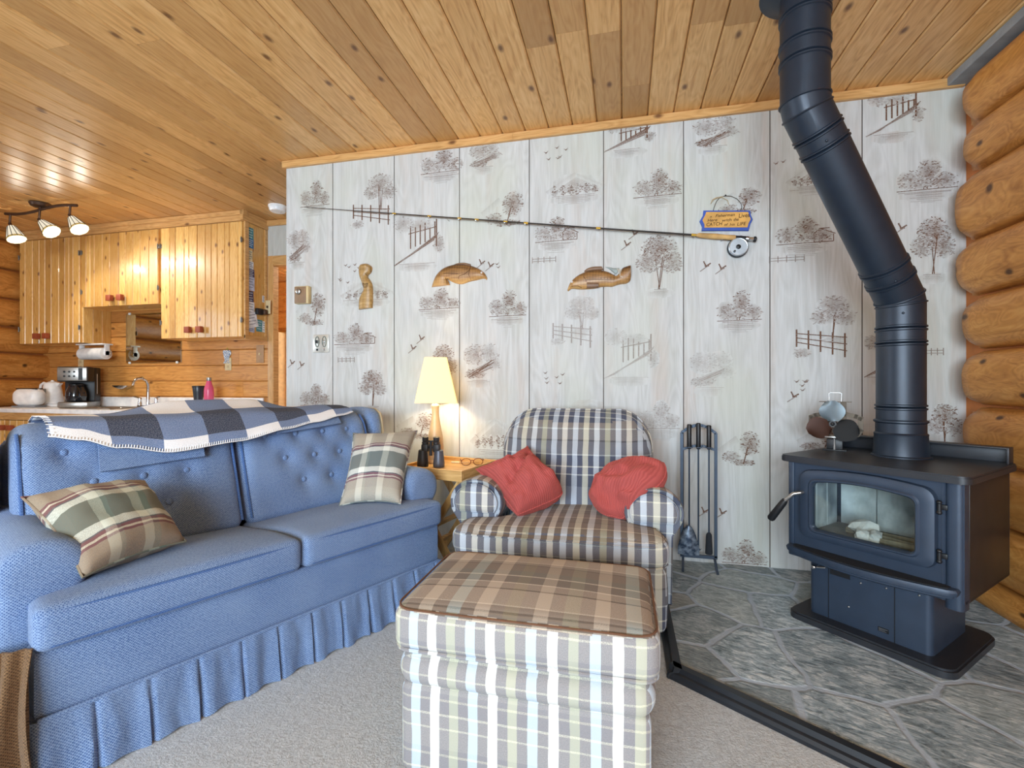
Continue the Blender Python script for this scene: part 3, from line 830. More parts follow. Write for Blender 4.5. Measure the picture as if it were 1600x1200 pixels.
# loose covers hanging over the top of each back cushion
def cover(x0, x1, zb0, zb1):
    m = MB(); rows = []
    n, K = 14, 12
    for i in range(n+1):
        t = i/n; x = x0+(x1-x0)*t; zb = zb0+(zb1-zb0)*t
        row = []
        for k in range(K+1):
            q = k/K
            if q < .7:
                z = zb+(.825-zb)*q/.7; y = .372+.34*(z-.42)+(.6*(z-.78) if z > .78 else 0)-.006+.006*mnoise.noise(Vector((x*12, z*12, 2)))
            else:
                a = (q-.7)/.3; z = .825+.032*math.sin(a*PI/2); y = .372+.34*.405+.027+.11*a
            row.append(Vector((x, y, z)))
        rows.append(row)
    off = [[p+Vector((0, .006, -.004)) for p in r] for r in rows]
    m.loft([r+o[::-1] for r, o in zip(rows, off)])
    return m.build('headrest_cover', M_sofa, sofa, smooth=60)
cover(.22, .53, .69, .705); cover(.82, 1.14, .765, .79)
# gathered skirt
def flounce(name, pts, mat, hem=.004, top=.172, n_out=Vector((0, -1, 0)), pitch=.118, amp=.02, parent=None, npl=None, wavy=False):
    m = MB(); P0, P1 = Vector(pts[0]), Vector(pts[1]); L = (P1-P0).length; d = (P1-P0)/L
    N = int(L/.006); K = 8; rows = []
    for i in range(N+1):
        s = L*i/N; ph = (s/pitch) % 1; idx = int(s/pitch)
        rnd = mnoise.noise(Vector((idx*3.7, L, 1)))
        prof = (sm(0, .10, ph)*(1-.55*sm(.25, .6, ph)+.5*sm(.7, .97, ph))) if ph < .97 else sm(1.0, .97, ph)
        row = []
        for k in range(K+1):
            t = k/K; z = top+(hem-top)*t
            a = amp*(.25+.75*t**.7)
            sh = pitch*.12*t*rnd
            if wavy: w = amp*(.3+.7*t**.5)*(.5+.5*math.sin(2*PI*s/pitch+1.5*mnoise.noise(Vector((s*20, t*1.5, 3))))); sh = .02*t*math.sin(s*30+t*3); row.append(P0+d*(s+sh)+n_out*(w+.015*t)+Vector((0, 0, z))); continue
            w = prof*a+.012*t+.004*mnoise.noise(Vector((s*40, z*18, L)))
            row.append(P0+d*(s+sh)+n_out*w+Vector((0, 0, z+.004*math.sin(s*50)*t)))
        rows.append(row)
    back_ = [[p-n_out*.006 for p in r] for r in rows]
    m.loft([r+b[::-1] for r, b in zip(rows, back_)])
    return m.build(name, mat, parent, smooth=60)
flounce('skirt', ((-.005, .012, 0), (SW+.005, .012, 0)), M_sofa, parent=sofa)
o = flounce('skirt', ((SW, .01, 0), (SW, .80, 0)), M_sofa, n_out=Vector((1, 0, 0)), parent=sofa)
o = flounce('skirt', ((-.105, .80, 0), (-.105, .080, 0)), M_sofad, n_out=Vector((-1, 0, 0)), top=.36, pitch=.075, amp=.03, parent=sofa)
lab(o, 'ruffled side skirt with its shade painted brown')
o = flounce('skirt', ((-.135, .075, 0), (.004, .008, 0)), M_sofad, n_out=Vector((-.49, -.872, 0)), top=.355, pitch=.036, amp=.030, wavy=True, parent=sofa)
lab(o, 'ruffled front corner of the side skirt with its shade painted brown')

# ------------------------------------------------------------------ throw blanket on the sofa back
def throw_mat():
    g = G('throw_check', '#5c6f94', .95, 0, .1)
    uv = g.coord('UV'); sx = g.n('SeparateXYZ', {'Vector': uv})
    q = .145
    a = g.math('LESS_THAN', g.math('FRACT', g.math('DIVIDE', g.math('ADD', sx.outputs[0], 40*q+.04), 2*q)), .5)
    b = g.math('LESS_THAN', g.math('FRACT', g.math('DIVIDE', g.math('ADD', sx.outputs[1], 40*q), 2*q)), .5)
    sm_ = g.math('MULTIPLY', g.math('ADD', a, b), .5)
    nz = g.noise(uv, 300, 2)
    col = g.ramp(sm_, [(0, '#fafcff'), (.25, '#6d83ab'), (.75, '#222d47')], 'CONSTANT')
    col = g.mix(.18, col, g.ramp(nz, [(.35, '#30384c'), (.65, '#dfe4ec')])); g.color(col); g.bump(nz, .4, .003); return g.m
def throw():
    root = thing('throw_blanket', 'navy and white buffalo check throw blanket lying over the sofa back', 'blanket', sofa.location, sofa.rotation_euler.z)
    zb = [(.10, .815), (.17, .80), (.27, .765), (.42, .735), (.65, .752), (.85, .785), (1.0, .805), (1.15, .828), (1.25, .845)]
    rows = []; uvs = []
    n, K = 70, 34
    for i in range(n+1):
        s = .10+1.12*i/n; b = interp(zb, s)
        ridge = .045*sm(.3, .5, s)*(1-sm(.78, 1.0, s))
        lump = .012*mnoise.noise(Vector((s*5, 0, 3)))
        prof = []
        for k in range(7):
            z = b+(.838-b)*k/6; prof.append(Vector((0, .347+.34*(z-.42)+(.6*(z-.78) if z > .78 else 0)-.004, z)))
        end = 1-.35*sm(1.0, 1.22, s)
        prof += [Vector((0, .535, .856)), Vector((0, .58, .866+lump)), Vector((0, .63, .868+lump+ridge*.25)), Vector((0, .70, .868+ridge)), Vector((0, .78, .866+ridge*.9)), Vector((0, .835, .845+ridge*.4)), Vector((0, .845, .78)), Vector((0, .85, .66))]
        # resample evenly
        ln = [0]
        for p, q in zip(prof, prof[1:]): ln.append(ln[-1]+(q-p).length)
        row = []; ur = []
        for k in range(K+1):
            t = ln[-1]*k/K
            j = max(0, min(len(ln)-2, next((jj for jj in range(len(ln)-1) if ln[jj+1] >= t), len(ln)-2)))
            f = (t-ln[j])/max(1e-6, ln[j+1]-ln[j]); p = prof[j].lerp(prof[j+1], f)
            w = mnoise.noise(Vector((s*7, t*9, 5)))*.006+mnoise.noise(Vector((s*3, t*4, 9)))*.008
            p = Vector((s+.006*mnoise.noise(Vector((t*6, s*2, 4))), p.y-abs(w)*.8*(1 if t < .12 else 0), p.z+max(0, w)*(1 if t > .1 else 0)))
            row.append(p); ur.append((s, t+.245+(.838-b)*-.0))
        rows.append(row); uvs.append(ur)
    m = MB(); bm = m.bm
    for side, dz in ((0, 0), (1, 1)):
        V = []
        for row in rows:
            V.append([bm.verts.new(p if side == 0 else p+Vector((0, .006, -.005))) for p in row])
        if side == 0: V0 = V
        for i in range(n):
            for k in range(K):
                f = bm.faces.new((V[i][k], V[i+1][k], V[i+1][k+1], V[i][k+1])); f[m.fix] = 1
                for lp, (ii, kk) in zip(f.loops, ((i, k), (i+1, k), (i+1, k+1), (i, k+1))): lp[m.uv].uv = uvs[ii][kk]
                if side == 1: f.normal_flip()
        if side == 1:
            edge = [(V0[i][0], V[i][0]) for i in range(n+1)]+[(V0[n][k], V[n][k]) for k in range(1, K+1)]+[(V0[i][K], V[i][K]) for i in range(n-1, -1, -1)]+[(V0[0][k], V[0][k]) for k in range(K-1, 0, -1)]
            for q, r in zip(edge, edge[1:]+edge[:1]):
                f = bm.faces.new((q[0], q[1], r[1], r[0])); f[m.fix] = 1
                for lp in f.loops: lp[m.uv].uv = (0, 0)
    m.build('cloth', throw_mat(), root, smooth=80)
    st = MB()
    for i in range(0, n*2):
        t = i/2; a = int(t); fr = t-a
        p = rows[a][0].lerp(rows[min(n, a+1)][0], fr); q = rows[a][1].lerp(rows[min(n, a+1)][1], fr)
        st.tube([p+Vector((0, -.003, -.002)), p.lerp(q, .55)+Vector((.002, -.003, 0))], .0016, 4)
    st.tube([r[0]+Vector((0, -.002, -.001)) for r in rows], .0018, 5)
    for k in range(K): st.tube([rows[0][k]+Vector((-.002, -.001, 0)), rows[0][k].lerp(rows[1][k], .9)+Vector((0, -.003, .001))], .0016, 4)
    lab(st.build('edge_stitching', plain('white_yarn', '#eef0f2', .9), root), 'white blanket stitch edge')
throw()

# ------------------------------------------------------------------ plaid pillows on the sofa
wp = [(.05, '#83796b'), (.028, '#c3c6b4'), (.012, '#76837a'), (.055, '#716c63'), (.028, '#b9bfae'), (.02, '#6b7b70'), (.05, '#8a7f70')]
wf = [(.045, '#9a8874'), (.008, '#6e2f3f'), (.006, '#c9bda6'), (.010, '#6e2f3f'), (.005, '#4a4f5c'), (.028, '#d2d6c8'), (.075, '#5f6a60'), (.028, '#cfd3c4'), (.005, '#4a4f5c'), (.010, '#6e2f3f'), (.006, '#d8cdb6'), (.008, '#6e2f3f'), (.050, '#9c8b76')]
M_pp = plaid('pillow_plaid', wp, wf, .62, .52, .5)
M_pp2 = plaid('pillow_plaid_grey', [(.05, '#8c8c88'), (.028, '#dfe2d8'), (.012, '#8f9c98'), (.055, '#7a8285'), (.028, '#d5dad0'), (.06, '#8a8d88')], [(.045, '#b5ab9c'), (.008, '#7a3b52'), (.006, '#d8d0c4'), (.010, '#7a3b52'), (.005, '#4a5264'), (.028, '#e4e8e2'), (.085, '#667475'), (.028, '#e0e4de'), (.005, '#4a5264'), (.010, '#7a3b52'), (.006, '#d8d0c4'), (.008, '#7a3b52'), (.060, '#bcb3a2')], .62, .52, .5)
def sofaL(x, y, z): return sofa.matrix_basis @ Vector((x, y, z)) if False else Vector((-1.356, .829, 0))+Vector((.407, .9135, 0))*x+Vector((-.9135, .407, 0))*y+Vector((0, 0, z))
def pillow(name, label, corn, th, mat, seed, **k):
    cen = sum((Vector(c) for c in corn), Vector())/4; base = Vector((cen.x, cen.y, min(c[2] for c in corn)))
    r = thing(name, label, 'pillow', base)
    m, rim = pillow_mesh([Vector(c)-base for c in corn], th, seed=seed, **k)
    m.build('cover', mat, r, smooth=80)
    p = MB(); p.tube(rim, .0035, 6, True); p.build('seam', mat, r)
    return r
pillow('throw_pillow', 'tan plaid pillow with maroon stripes slumped beside the sofa arm nearest the viewer', [sofaL(.02, .31, .665), sofaL(.315, .37, .655), sofaL(.365, .155, .482), sofaL(.10, .055, .478)], .17, M_pp, 1, wr=.006)
pillow('throw_pillow', 'grey and maroon plaid pillow propped upright at the sofa end nearest the lamp', [sofaL(1.16, .43, .742), sofaL(1.405, .25, .745), sofaL(1.135, .05, .462), sofaL(.972, .255, .455)], .14, M_pp2, 2, wr=.004)

# ------------------------------------------------------------------ plaid armchair
s_ = .0255
lights = ['#d3dfea', '#dddcc8', '#dbe4ea', '#b3b6a0', '#d3dfea', '#e3e2d8']
warp = []
for c in lights: warp += [(s_, '#5f626c'), (s_, c)]
weft_chair = [(.05, '#333d58'), (.005, '#b9bfc0'), (.03, '#414b6b'), (.005, '#c4c6bd'), (.05, '#39435e'), (.005, '#b9bfc0'), (.06, '#74757c'), (.006, '#4d4a48'), (.05, '#8b8580'), (.005, '#c4c6bd'), (.065, '#94897c'), (.05, '#56607a'), (.005, '#c4c6bd'), (.114, '#6a7080')]
M_chair = plaid('chair_plaid', warp, weft_chair, .46)
weft_seat = [(.05, '#7b6d60'), (.006, '#cdbfa8'), (.05, '#86776a'), (.006, '#55493f')]
M_seat = plaid('chair_plaid', warp, [(.03, '#8f8c8c'), (.005, '#d9d6c6'), (.05, '#97959a'), (.006, '#d9d6c6'), (.03, '#6e7180'), (.02, '#8f8c8c')], .36)
M_seattop = plaid('chair_plaid_worn', [(a, {'#5f626c': '#6d6560'}.get(b, b)) for a, b in warp], weft_seat, .52)
ch = thing('armchair', 'plaid rolled arm armchair against the printed wall', 'armchair', (-.265, 1.835, 0))
def two_mat(m, thr=.66):
    m.bm.normal_update()
    for f in m.bm.faces:
        if f.normal.z > thr: f.material_index = 1
    return m
MB().rbox(-.40, .385, .05, .70, .03, .30, .03, 6).build('base', M_chair, ch)
MB().rbox(-.42, .42, .03, .12, .03, .29, .03, 10, (0.01, .01, 0)).build('front_rail', M_chair, ch)
def fnc(w):
    lo = -.43+.20*sm(.12, .18, w.y); hi = .43-.155*sm(.12, .18, w.y)
    if w.x < lo: w.x = lo+(w.x+.43)*.08
    if w.x > hi: w.x = hi+(w.x-.43)*.08
    w.z += .012*math.sin(w.x*7)*.5
    return w
m = MB(); m.rbox(-.43, .43, .0, .52, .275, .40, .05, 26, (.008, .012, .022), fnc)
seatc = two_mat(m).build('seat_cushion', [M_seat, M_seattop], ch, smooth=70)
for z in (.372, .292):
    p = MB(); p.tube([(-.425, .1, z), (-.426, .06, z), (-.41, .02, z), (-.37, -.003, z)]+[(-.3+.6*k/6, -.012, z) for k in range(7)]+[(.37, -.003, z), (.41, .02, z), (.426, .06, z), (.425, .1, z)], .0042, 6); p.build('piping', M_seat, seatc)
def chair_arm(x0, x1):
    xc = (x0+x1)/2; r = (x1-x0)/2; zt = .462
    sg = -1 if xc < 0 else 1
    def prof(sc, sh=0):
        xc = (x0+x1)/2-sg*sh
        pts = [(xc-.07*sc, .10), (xc-.075*sc, .37)]
        for k in range(21):
            t = PI*1.16-PI*1.32*k/20
            pts.append((xc+r*sc*math.cos(t), zt+r*.86*sc*math.sin(t)))
        return pts+[(xc+.075*sc, .37), (xc+.07*sc, .10)]
    loops = [[Vector((a, y, b)) for a, b in prof(sc, sh)] for y, sc, sh in ((.158, .90, 0), (.150, .965, 0), (.158, .99, 0), (.18, 1, 0), (.3, .95, .012), (.45, .86, .028), (.6, .76, .04), (.68, .70, .04))]
    o = two_mat(MB().loft(loops), .62).build('arm', [M_chair, M_seattop], ch, smooth=60)
    f = MB(); pts = [(a*1.0, b) for a, b in [(xc+(q[0]-xc)*.78, zt+(q[1]-zt)*.76) for q in prof(1)[2:-2]]]
    f.loft([[Vector((xc+(a-xc)*sc, y, zt+(b-zt)*sc)) for a, b in pts] for y, sc in ((.156, 1), (.145, .97), (.138, .85), (.134, .5), (.133, .1))])
    fo = f.build('arm_front', M_seat, o, smooth=60)
    w = MB(); w.tube([(a, .147, b) for a, b in pts], .0045, 6, True); w.build('piping', M_chair, fo)
chair_arm(-.487, -.245); chair_arm(.265, .50)
def fnb(w):
    # barrel top corners, lean back
    z0 = w.z
    y = w.y+.26*(w.z-.36)+.06*(w.x/.36)**2
    if w.z > .55: y += .10*(w.z-.55)**1.3
    c = mnoise.noise(Vector((w.x*3, w.z*7, 2)))*.012
    sag = .012*math.sin((w.z+.25*(w.x)**2)*38)*sm(.45, .6, w.z)*(1 if w.y < .5 else 0)*.5
    return Vector((w.x*(1-.10*sm(.70, .86, w.z)-.10*(1-sm(.36, .56, w.z))), y+c+sag, w.z))
m = MB()
outline = []
t = bmesh.new()
def back_panel():
    N, K = 34, 34; rows = []
    def hw(z):
        if z < .66: return .345+.025*sm(.4, .64, z)
        q = min(1, (z-.66)/.188); return .37-.165*(1-math.sqrt(max(0, 1-q*q)))
    Z = [.34+.508*math.sin(PI/2*k/K)**.9 for k in range(K+1)]
    front = []; rear = []
    for z in Z:
        h = hw(z); fr = []; rr = []
        for i in range(N+1):
            q = -1+2*i/N; q = math.sin(q*PI/2*.93)/math.sin(PI/2*.93); x = h*q+.028
            ed = (max(0, 1-abs(q)**6))**.5; et = (max(0, 1-((z-.30)/.55)**10))**.5
            th = .015+.085*ed*et
            yb = .475+.27*(z-.36)+.03*(x/.36)**2+(.25*(z-.66)**2*3 if z > .66 else 0)
            cr = .006*math.sin((z-.1*x*x*8)*55+math.sin(x*5))*sm(.5, .62, z)*ed*et+mnoise.noise(Vector((x*4, z*5, 7)))*.008
            fr.append(Vector((x, yb-th+cr, z))); rr.append(Vector((x, yb+.5*th+.02, z)))
        front.append(fr); rear.append(rr)
    m = MB(); m.loft([f+r[::-1] for f, r in zip(front, rear)])
    o = m.build('back', M_chair, ch, smooth=70)
    p = MB(); e = [r[0]+Vector((0, .012, 0)) for r in front[6:]]+[Vector((v.x, v.y+.012, v.z)) for v in front[-1][1:-1]]+[r[-1]+Vector((0, .012, 0)) for r in front[::-1][:-6]]
    p.tube(e, .006, 6); lab(p.build('piping', M_seat, o), 'light piping round the back')
back_panel()
# coral cushions on the chair
def cord():
    g = G('coral_corduroy', '#ad4a45', .95, 0, .1)
    uv = g.coord('UV'); w = g.n('TexWave', {'Vector': uv, 'Scale': 34.0, 'Distortion': .8, 'Detail': 1}).outputs['Fac']
    nz = g.noise(uv, 9, 4)
    col = g.ramp(w, [(.1, '#9c4341'), (.7, '#ad504d')]); col = g.mix(g.math('MULTIPLY', nz, .45), col, '#c66e68'); g.color(col); g.bump(w, .4, .004)
    g.b.inputs['Sheen Weight'].default_value = .3; g.b.inputs['Sheen Tint'].default_value = lin('#ff9a8a'); return g.m
M_cord = cord()
def crump(c0, amp):
    def post(p, u, v, sgn):
        n = amp*mnoise.noise(Vector((u*1.6+c0, v*1.6, c0)))+amp*.5*math.sin(u*4+v*5+c0)*max(0, 1-u*u)*max(0, 1-v*v)
        return p+Vector((0, -n if sgn > 0 else n*.2, n*.4))
    return post
def slouch(p, u, v, sgn):
    if sgn < 0: return p
    e = max(0, 1-u**4)*max(0, 1-v**4)
    crease = -.035*math.exp(-((v-.15-.5*u-.25*u*u)/.10)**2)*e-.022*math.exp(-((v+.35*u-.55)/.08)**2)*e-.02*math.exp(-((u+.25-.4*v)/.09)**2)*e*(1 if v > 0 else .3)
    belly = .045*math.exp(-((u-.45)**2+(v+.35)**2)/.25)*e
    n = .012*mnoise.noise(Vector((u*3.1, v*3.1, 8)))*e
    d = crease+belly+n
    return p+Vector((.15*d, -.85*d, .5*d))
pillow('scatter_cushion', 'coral red corduroy cushion leaning on the left arm of the plaid armchair', [(-.660, 2.10, .585), (-.455, 2.25, .665), (-.205, 2.10, .485), (-.440, 1.945, .405)], .24, M_cord, 3, n=30, wr=.010, pinch=.16, post=slouch, rd=(-.03, -.10, .26, .16))
def fold(p, u, v, sgn):
    q = max(0, u)*max(0, 1-abs(v-.2))
    return p+Vector((0.01*math.sin(v*4), -.03*q-.02*math.sin(u*3+v*4)*max(0, 1-u*u), -.03*max(0, .4-abs(u-.4))*(1-v)*.7))
pillow('scatter_cushion', 'crumpled coral red corduroy cushion over the right arm of the plaid armchair', [(-.085, 2.25, .605), (.205, 2.08, .672), (.040, 1.975, .445), (-.150, 2.07, .425)], .21, M_cord, 5, n=30, wr=.013, pinch=.0, post=fold, rd=(.22, .16, .18, .2))

# ------------------------------------------------------------------ ottoman
ot = thing('ottoman', 'plaid upholstered ottoman in front of the armchair', 'ottoman', (-.238, 1.058, 0))
ow = []
for c in ['#c9dbea', '#eeefea', '#b6baa6', '#c9dbea', '#eeefea', '#c0c2ac']: ow += [(.0245, '#8b8a8d'), (.0235, c)]
M_ot = plaid('ottoman_plaid', ow, [(.045, '#a5a09c'), (.005, '#e8e4cd'), (.028, '#a09b98'), (.006, '#e8e4cd'), (.03, '#8d898c'), (.006, '#cfc9b5'), (.012, '#8d898c')], .33, 0, .2)
otw = []
for c in ['#bdb09f', '#938f7c', '#c2b6a6', '#a9b5b2', '#c4b6a5', '#8c826c']: otw += [(.035, '#80746a'), (.035, c)]
M_ott = plaid('ottoman_plaid_worn', otw, [(.05, '#796a5b'), (.005, '#4d4035'), (.02, '#93867a'), (.005, '#d8cdbd'), (.07, '#b8aa9b'), (.006, '#5c4f44'), (.03, '#a6988a'), (.005, '#d8cdbd'), (.04, '#70665c'), (.006, '#cfc3b3'), (.03, '#6c6a60')], .52, 0, .1)
m = MB(); m.rbox(-.315, .315, 0, .415, .325, .442, .035, 22, (.006, .008, .016))
oc = two_mat(m, .66).build('cushion', [M_ot, M_ott], ot, smooth=70)
def rectloop(x, y0, y1, z, r, n=5):
    pts = []
    for cx, cyy, a0 in ((x-r, y0+r, -PI/2), (x-r, y1-r, 0), (-x+r, y1-r, PI/2), (-x+r, y0+r, PI)):
        for k in range(n+1): a = a0+PI/2*k/n; pts.append((cx+r*math.cos(a), cyy+r*math.sin(a), z))
    return pts
p = MB(); p.tube(rectloop(.3105, .0035, .4115, .4335, .05), .0026, 6, True); lab(p.build('top_piping', plain('brown_piping', '#6b4a36', .9), oc), 'brown piping round the top')
p = MB(); p.tube(rectloop(.311, .003, .412, .336, .04), .0045, 6, True); p.build('lower_piping', M_ot, oc)
MB().rbox(-.305, .305, .004, .405, .238, .328, .042, 16, (.006, .006, 0)).build('upper_band', M_ot, ot)
MB().rbox(-.298, .298, .014, .395, .03, .25, .02, 10).build('base', M_ot, ot)
for sx_ in (-1, 1):
    for yy in (.05, .36): MB().lathe([(.018, 0), (.024, .032)], 12, (sx_*.26, yy, 0)).build('foot', M_oak, ot)
# ------------------------------------------------------------------ wood stove
HZ = .03
st = thing('wood_stove', 'dark iron wood stove with a glass door on a pedestal', 'stove', (.9935, 2.132, HZ), -PI/4)
M_plate = plain('stove_top_dark', '#2c2f35', .42, .2, .6)
M_side = plain('stove_side_shaded', '#2a2829', .4, .2, .5)  # darker than the body: shade of the unlit side put into the colour
b = MB(); b.prism(rrect(-.262, .262, -.225, .225, .045, 6), 0, .022, 'xy'); b.prism(rrect(-.256, .256, -.219, .219, .042, 6), .022, .029, 'xy'); b.build('base_plate', M_plate, st)
b = MB(); b.prism(rrect(-.203, .190, -.165, .17, .02, 5), .027, .255, 'xy')
ped = b.build('pedestal', M_iron, st)
for x in (-.13, .085): MB().bx(x-.0012, x+.0012, -.1665, -.16, .03, .25).build('panel_seam', M_black, ped)
b = MB(); b.bx(-.125, -.055, -.1668, -.16, .205, .232); b.build('vent_slot', M_black, ped)
b = MB(); b.bx(.035, .068, -.1675, -.164, .052, .068, .001); bd = b.build('maker_plate', M_black, ped, smooth=0)
b = MB(); b.bx(.038, .065, -.1682, -.167, .0635, .0650); b.bx(.038, .058, -.1682, -.167, .0595, .0605); b.bx(.038, .062, -.1682, -.167, .0555, .0565); b.build('maker_plate_lines', plain('plate_grey', '#8b9097', .4, .6), bd, smooth=0)
b = MB(); b.cyl((-.165, -.164, .226), (-.165, -.205, .226), .004, 8); b.cyl((-.165, -.2, .226), (-.125, -.2, .235), .004, 8); b.ell((-.165, -.205, .226), .009); b.build('damper_knob', M_chrome, ped)
for x, z in ((-.02, .205), (.06, .215), (-.06, .1), (.155, .225)): MB().ell((x, -.166, z), (.004, .003, .004), 8, 6).build('screw', M_steel, ped)
# body shell with the door opening
Bw, Zb, Zt = .275, .24, .635
b = MB()
b.ring(rrect(-Bw, Bw, Zb, Zt, .004, 3), rrect(-.185, .165, .345, .588, .03, 3), -.18, -.17, 'xz')
b.bx(-Bw, -Bw+.008, -.17, .30, Zb, Zt); b.bx(-Bw, Bw, .292, .30, Zb, Zt); b.bx(-Bw, Bw, -.17, .30, Zb, Zb+.008); b.bx(-Bw, Bw, -.17, .30, Zt-.008, Zt)
body = b.build('body', M_iron, st, smooth=0)
b = MB(); b.bx(Bw-.008, Bw, -.13, .30, Zb-.005, Zt-.004, .003); lab(b.build('side_shield', M_side, st), 'side heat shield with shade in its dark colour')
b = MB(); b.prism(rrect(Bw-.05, Bw+.0, -.188, -.12, .018, 5), Zb-.022, Zt-.002, 'xy'); b.bx(Bw-.056, Bw-.05, -.183, -.17, Zb, Zt)
b.build('corner_post', M_iron, st); b = MB(); b.bx(-Bw, -Bw+.024, -.186, -.16, Zb, Zt, .006); b.build('corner_post', M_iron, st)
# top
b = MB(); tp = rrect(-.298, .298, -.215, .305, .03, 6)
b.prism([(x*.995, y*.995) for x, y in tp], .631, .634, 'xy'); b.prism(tp, .634, .651, 'xy'); b.prism([(x*.992, y*.992) for x, y in tp], .651, .657, 'xy')
top = b.build('top_plate', M_plate, st)
b = MB(); b.bx(-.275, .285, .285, .293, .657, .715, .002); b.bx(-.275, .285, .235, .293, .710, .717, .003); b.bx(.28, .287, .235, .293, .657, .717, .002); b.bx(-.275, -.268, .235, .293, .657, .717, .002)
b.build('rear_rail', M_plate, top)
# ash ledge
b = MB()
led = [(-.268, -.18), (-.268, -.215)]+[(-.25+.5*k/14*1.0, -.232-.045*math.sin(PI*k/14)) for k in range(15)]+[(.268, -.215), (.268, -.18)]
def scale_l(s): return [(x*s, -.18+(y+.18)*s) for x, y in led]
b.loft([[Vector((x, y, z)) for x, y in scale_l(s)] for z, s in ((.258, .90), (.262, .95), (.268, .955), (.270, .985), (.283, 1.0), (.291, .98), (.291, .92))], True)
lo = b.build('ash_ledge', M_iron, st)
b = MB(); b.prism([(x*.91, -.182+(y+.18)*.80) for x, y in led], .2905, .2925, 'xy'); lab(b.build('ledge_tread', plain('tread_black', '#1a1b1e', .7), lo), 'black textured ledge top')
# door
door = None
b = MB(); A = .020
outer = rrect(-.222, .21, .335, .600, .035, 6, A); mid = rrect(-.205, .193, .352, .585, .03, 6, A*.95); inn = rrect(-.176, .160, .370, .563, .022, 6, A*.8); inn2 = rrect(-.172, .156, .374, .559, .02, 6, A*.8)
def L3(lp, y): return [Vector((x, y, z)) for x, z in lp]
b.loft([L3(outer, -.181), L3(outer, -.196), L3([(x*.985, z+(.47-z)*.012) for x, z in outer], -.204), L3(mid, -.210), L3(rrect(-.185, .17, .362, .572, .026, 6, A*.86), -.209), L3(rrect(-.180, .165, .366, .567, .024, 6, A*.82), -.214), L3(inn, -.214), L3(inn2, -.208), L3(inn2, -.181)], False)
door = b.build('door', M_iron, st, smooth=35)
b = MB(); b.prism(rrect(-.173, .157, .373, .560, .02, 6, A*.8), -.198, -.194, 'xz'); b.build('glass_pane', glassy('stove_glass', '#f6fafa', .10), door, smooth=0)
for z in (.385, .545):
    b = MB(); b.cyl((.218, -.20, z-.014), (.218, -.20, z+.014), .006, 12); b.ell((.218, -.20, z+.017), (.008, .008, .007), 10, 6); b.ell((.218, -.20, z-.017), (.008, .008, .007), 10, 6); b.bx(.205, .236, -.19, -.18, z-.009, z+.009, .003); b.build('hinge', M_black, door)
b = MB(); b.tube([(-.205, -.205, .515), (-.205, -.232, .515), (-.222, -.245, .51), (-.243, -.250, .488), (-.252, -.252, .476)], .0072, 10)
hd = b.build('handle_rod', M_steel, door)
b = MB(); b.tube([(-.252, -.252, .478), (-.258, -.253, .468), (-.302, -.264, .396), (-.306, -.265, .389)], [.011, .0135, .0155, .011], 14); b.build('handle_grip', M_black, door)
# firebox
def brick_mat():
    g = G('firebrick', '#b9bcb7', .9)
    uv = g.coord('UV'); n = g.noise(uv, 9, 5, .6); n2 = g.noise(uv, 3.2, 3)
    col = g.ramp(n, [(.3, '#b9bfbd'), (.6, '#e4e8e5'), (.8, '#f4f6f4')])
    soot = g.n('MapRange', {'Value': n2, 'From Min': .44, 'From Max': .62, 'To Min': 0, 'To Max': .85}).outputs[0]
    col = g.mix(soot, col, '#4a4f50'); g.color(col); g.bump(n, .4, .004); return g.m
M_brick = brick_mat()
b = MB(); b.mi = 0
fx0, fx1, fy, fz0, fz1 = -.215, .20, .10, .315, .60
for k in range(3): 
    x0 = fx0+.012+k*.134; b.bx(x0, x0+.131, fy, fy+.02, fz0, .555, .003)
for k in range(3):
    y0 = -.165+k*.088; b.bx(fx0-.02, fx0, y0, y0+.086, fz0, .56, .003); b.bx(fx1, fx1+.02, y0, y0+.086, fz0, .56, .003)
fb = b.build('firebrick_lining', M_brick, st, smooth=0)
b = MB(); b.bx(fx0-.03, fx1+.03, fy+.021, fy+.03, fz0-.02, fz1); b.bx(fx0-.03, fx1+.03, -.168, fy+.03, fz1, fz1+.01); b.bx(fx0-.03, fx1+.03, -.168, fy+.03, fz0-.02, fz0-.01); b.bx(fx0-.03, fx0-.021, -.168, fy+.03, fz0-.02, fz1); b.bx(fx1+.021, fx1+.03, -.168, fy+.03, fz0-.02, fz1)
b.build('firebox', plain('soot', '#2a2b2c', .9), st, smooth=0)
b = MB(); b.bx(fx0, fx1, -.165, fy, fz0-.01, fz0+.035, .01); lab(b.build('ash_bed', plain('ash_grey', '#77736a', .95, var=.2), st), 'grey bed of ash')
Mst = Matrix.Translation(Vector((.9935, 2.132, HZ))) @ Matrix.Rotation(-PI/4, 4, 'Z')
def in_stove(x, y, z): return Mst @ Vector((x, y, z))
M_split = wood('kindling_wood', '#9a8d72', '#6f6551', '#3f382c', .85, knots=0)
KL = ['pale split kindling stick at the front of the stove firebox', 'long grey kindling stick lying across the firebox floor', 'short kindling stick at the right end of the firebox', 'dark kindling stick behind the others in the firebox']
for i, (x, y, a, L) in enumerate(((.06, -.10, .1, .19), (.00, -.055, -.15, .24), (.13, -.065, .35, .11), (.05, -.01, .02, .22))):
    r = thing('kindling', KL[i], 'kindling', in_stove(x, y, .352), -PI/4+a, 'kindling in the stove')
    lp = [(-.012, 0), (.013, .001), (.011, .017), (-.004, .022), (-.012, .012)]
    MB().prism(lp, -L/2, L/2, 'yz').build('stick', M_split, r, smooth=0)
M_paper = plain('newsprint', '#d6d3cb', .9, var=.12)
PL = ['large ball of crumpled newspaper in the stove firebox', 'small crumpled newspaper wad in front of the larger ball', 'crumpled newspaper scrap at the right of the balls in the firebox']
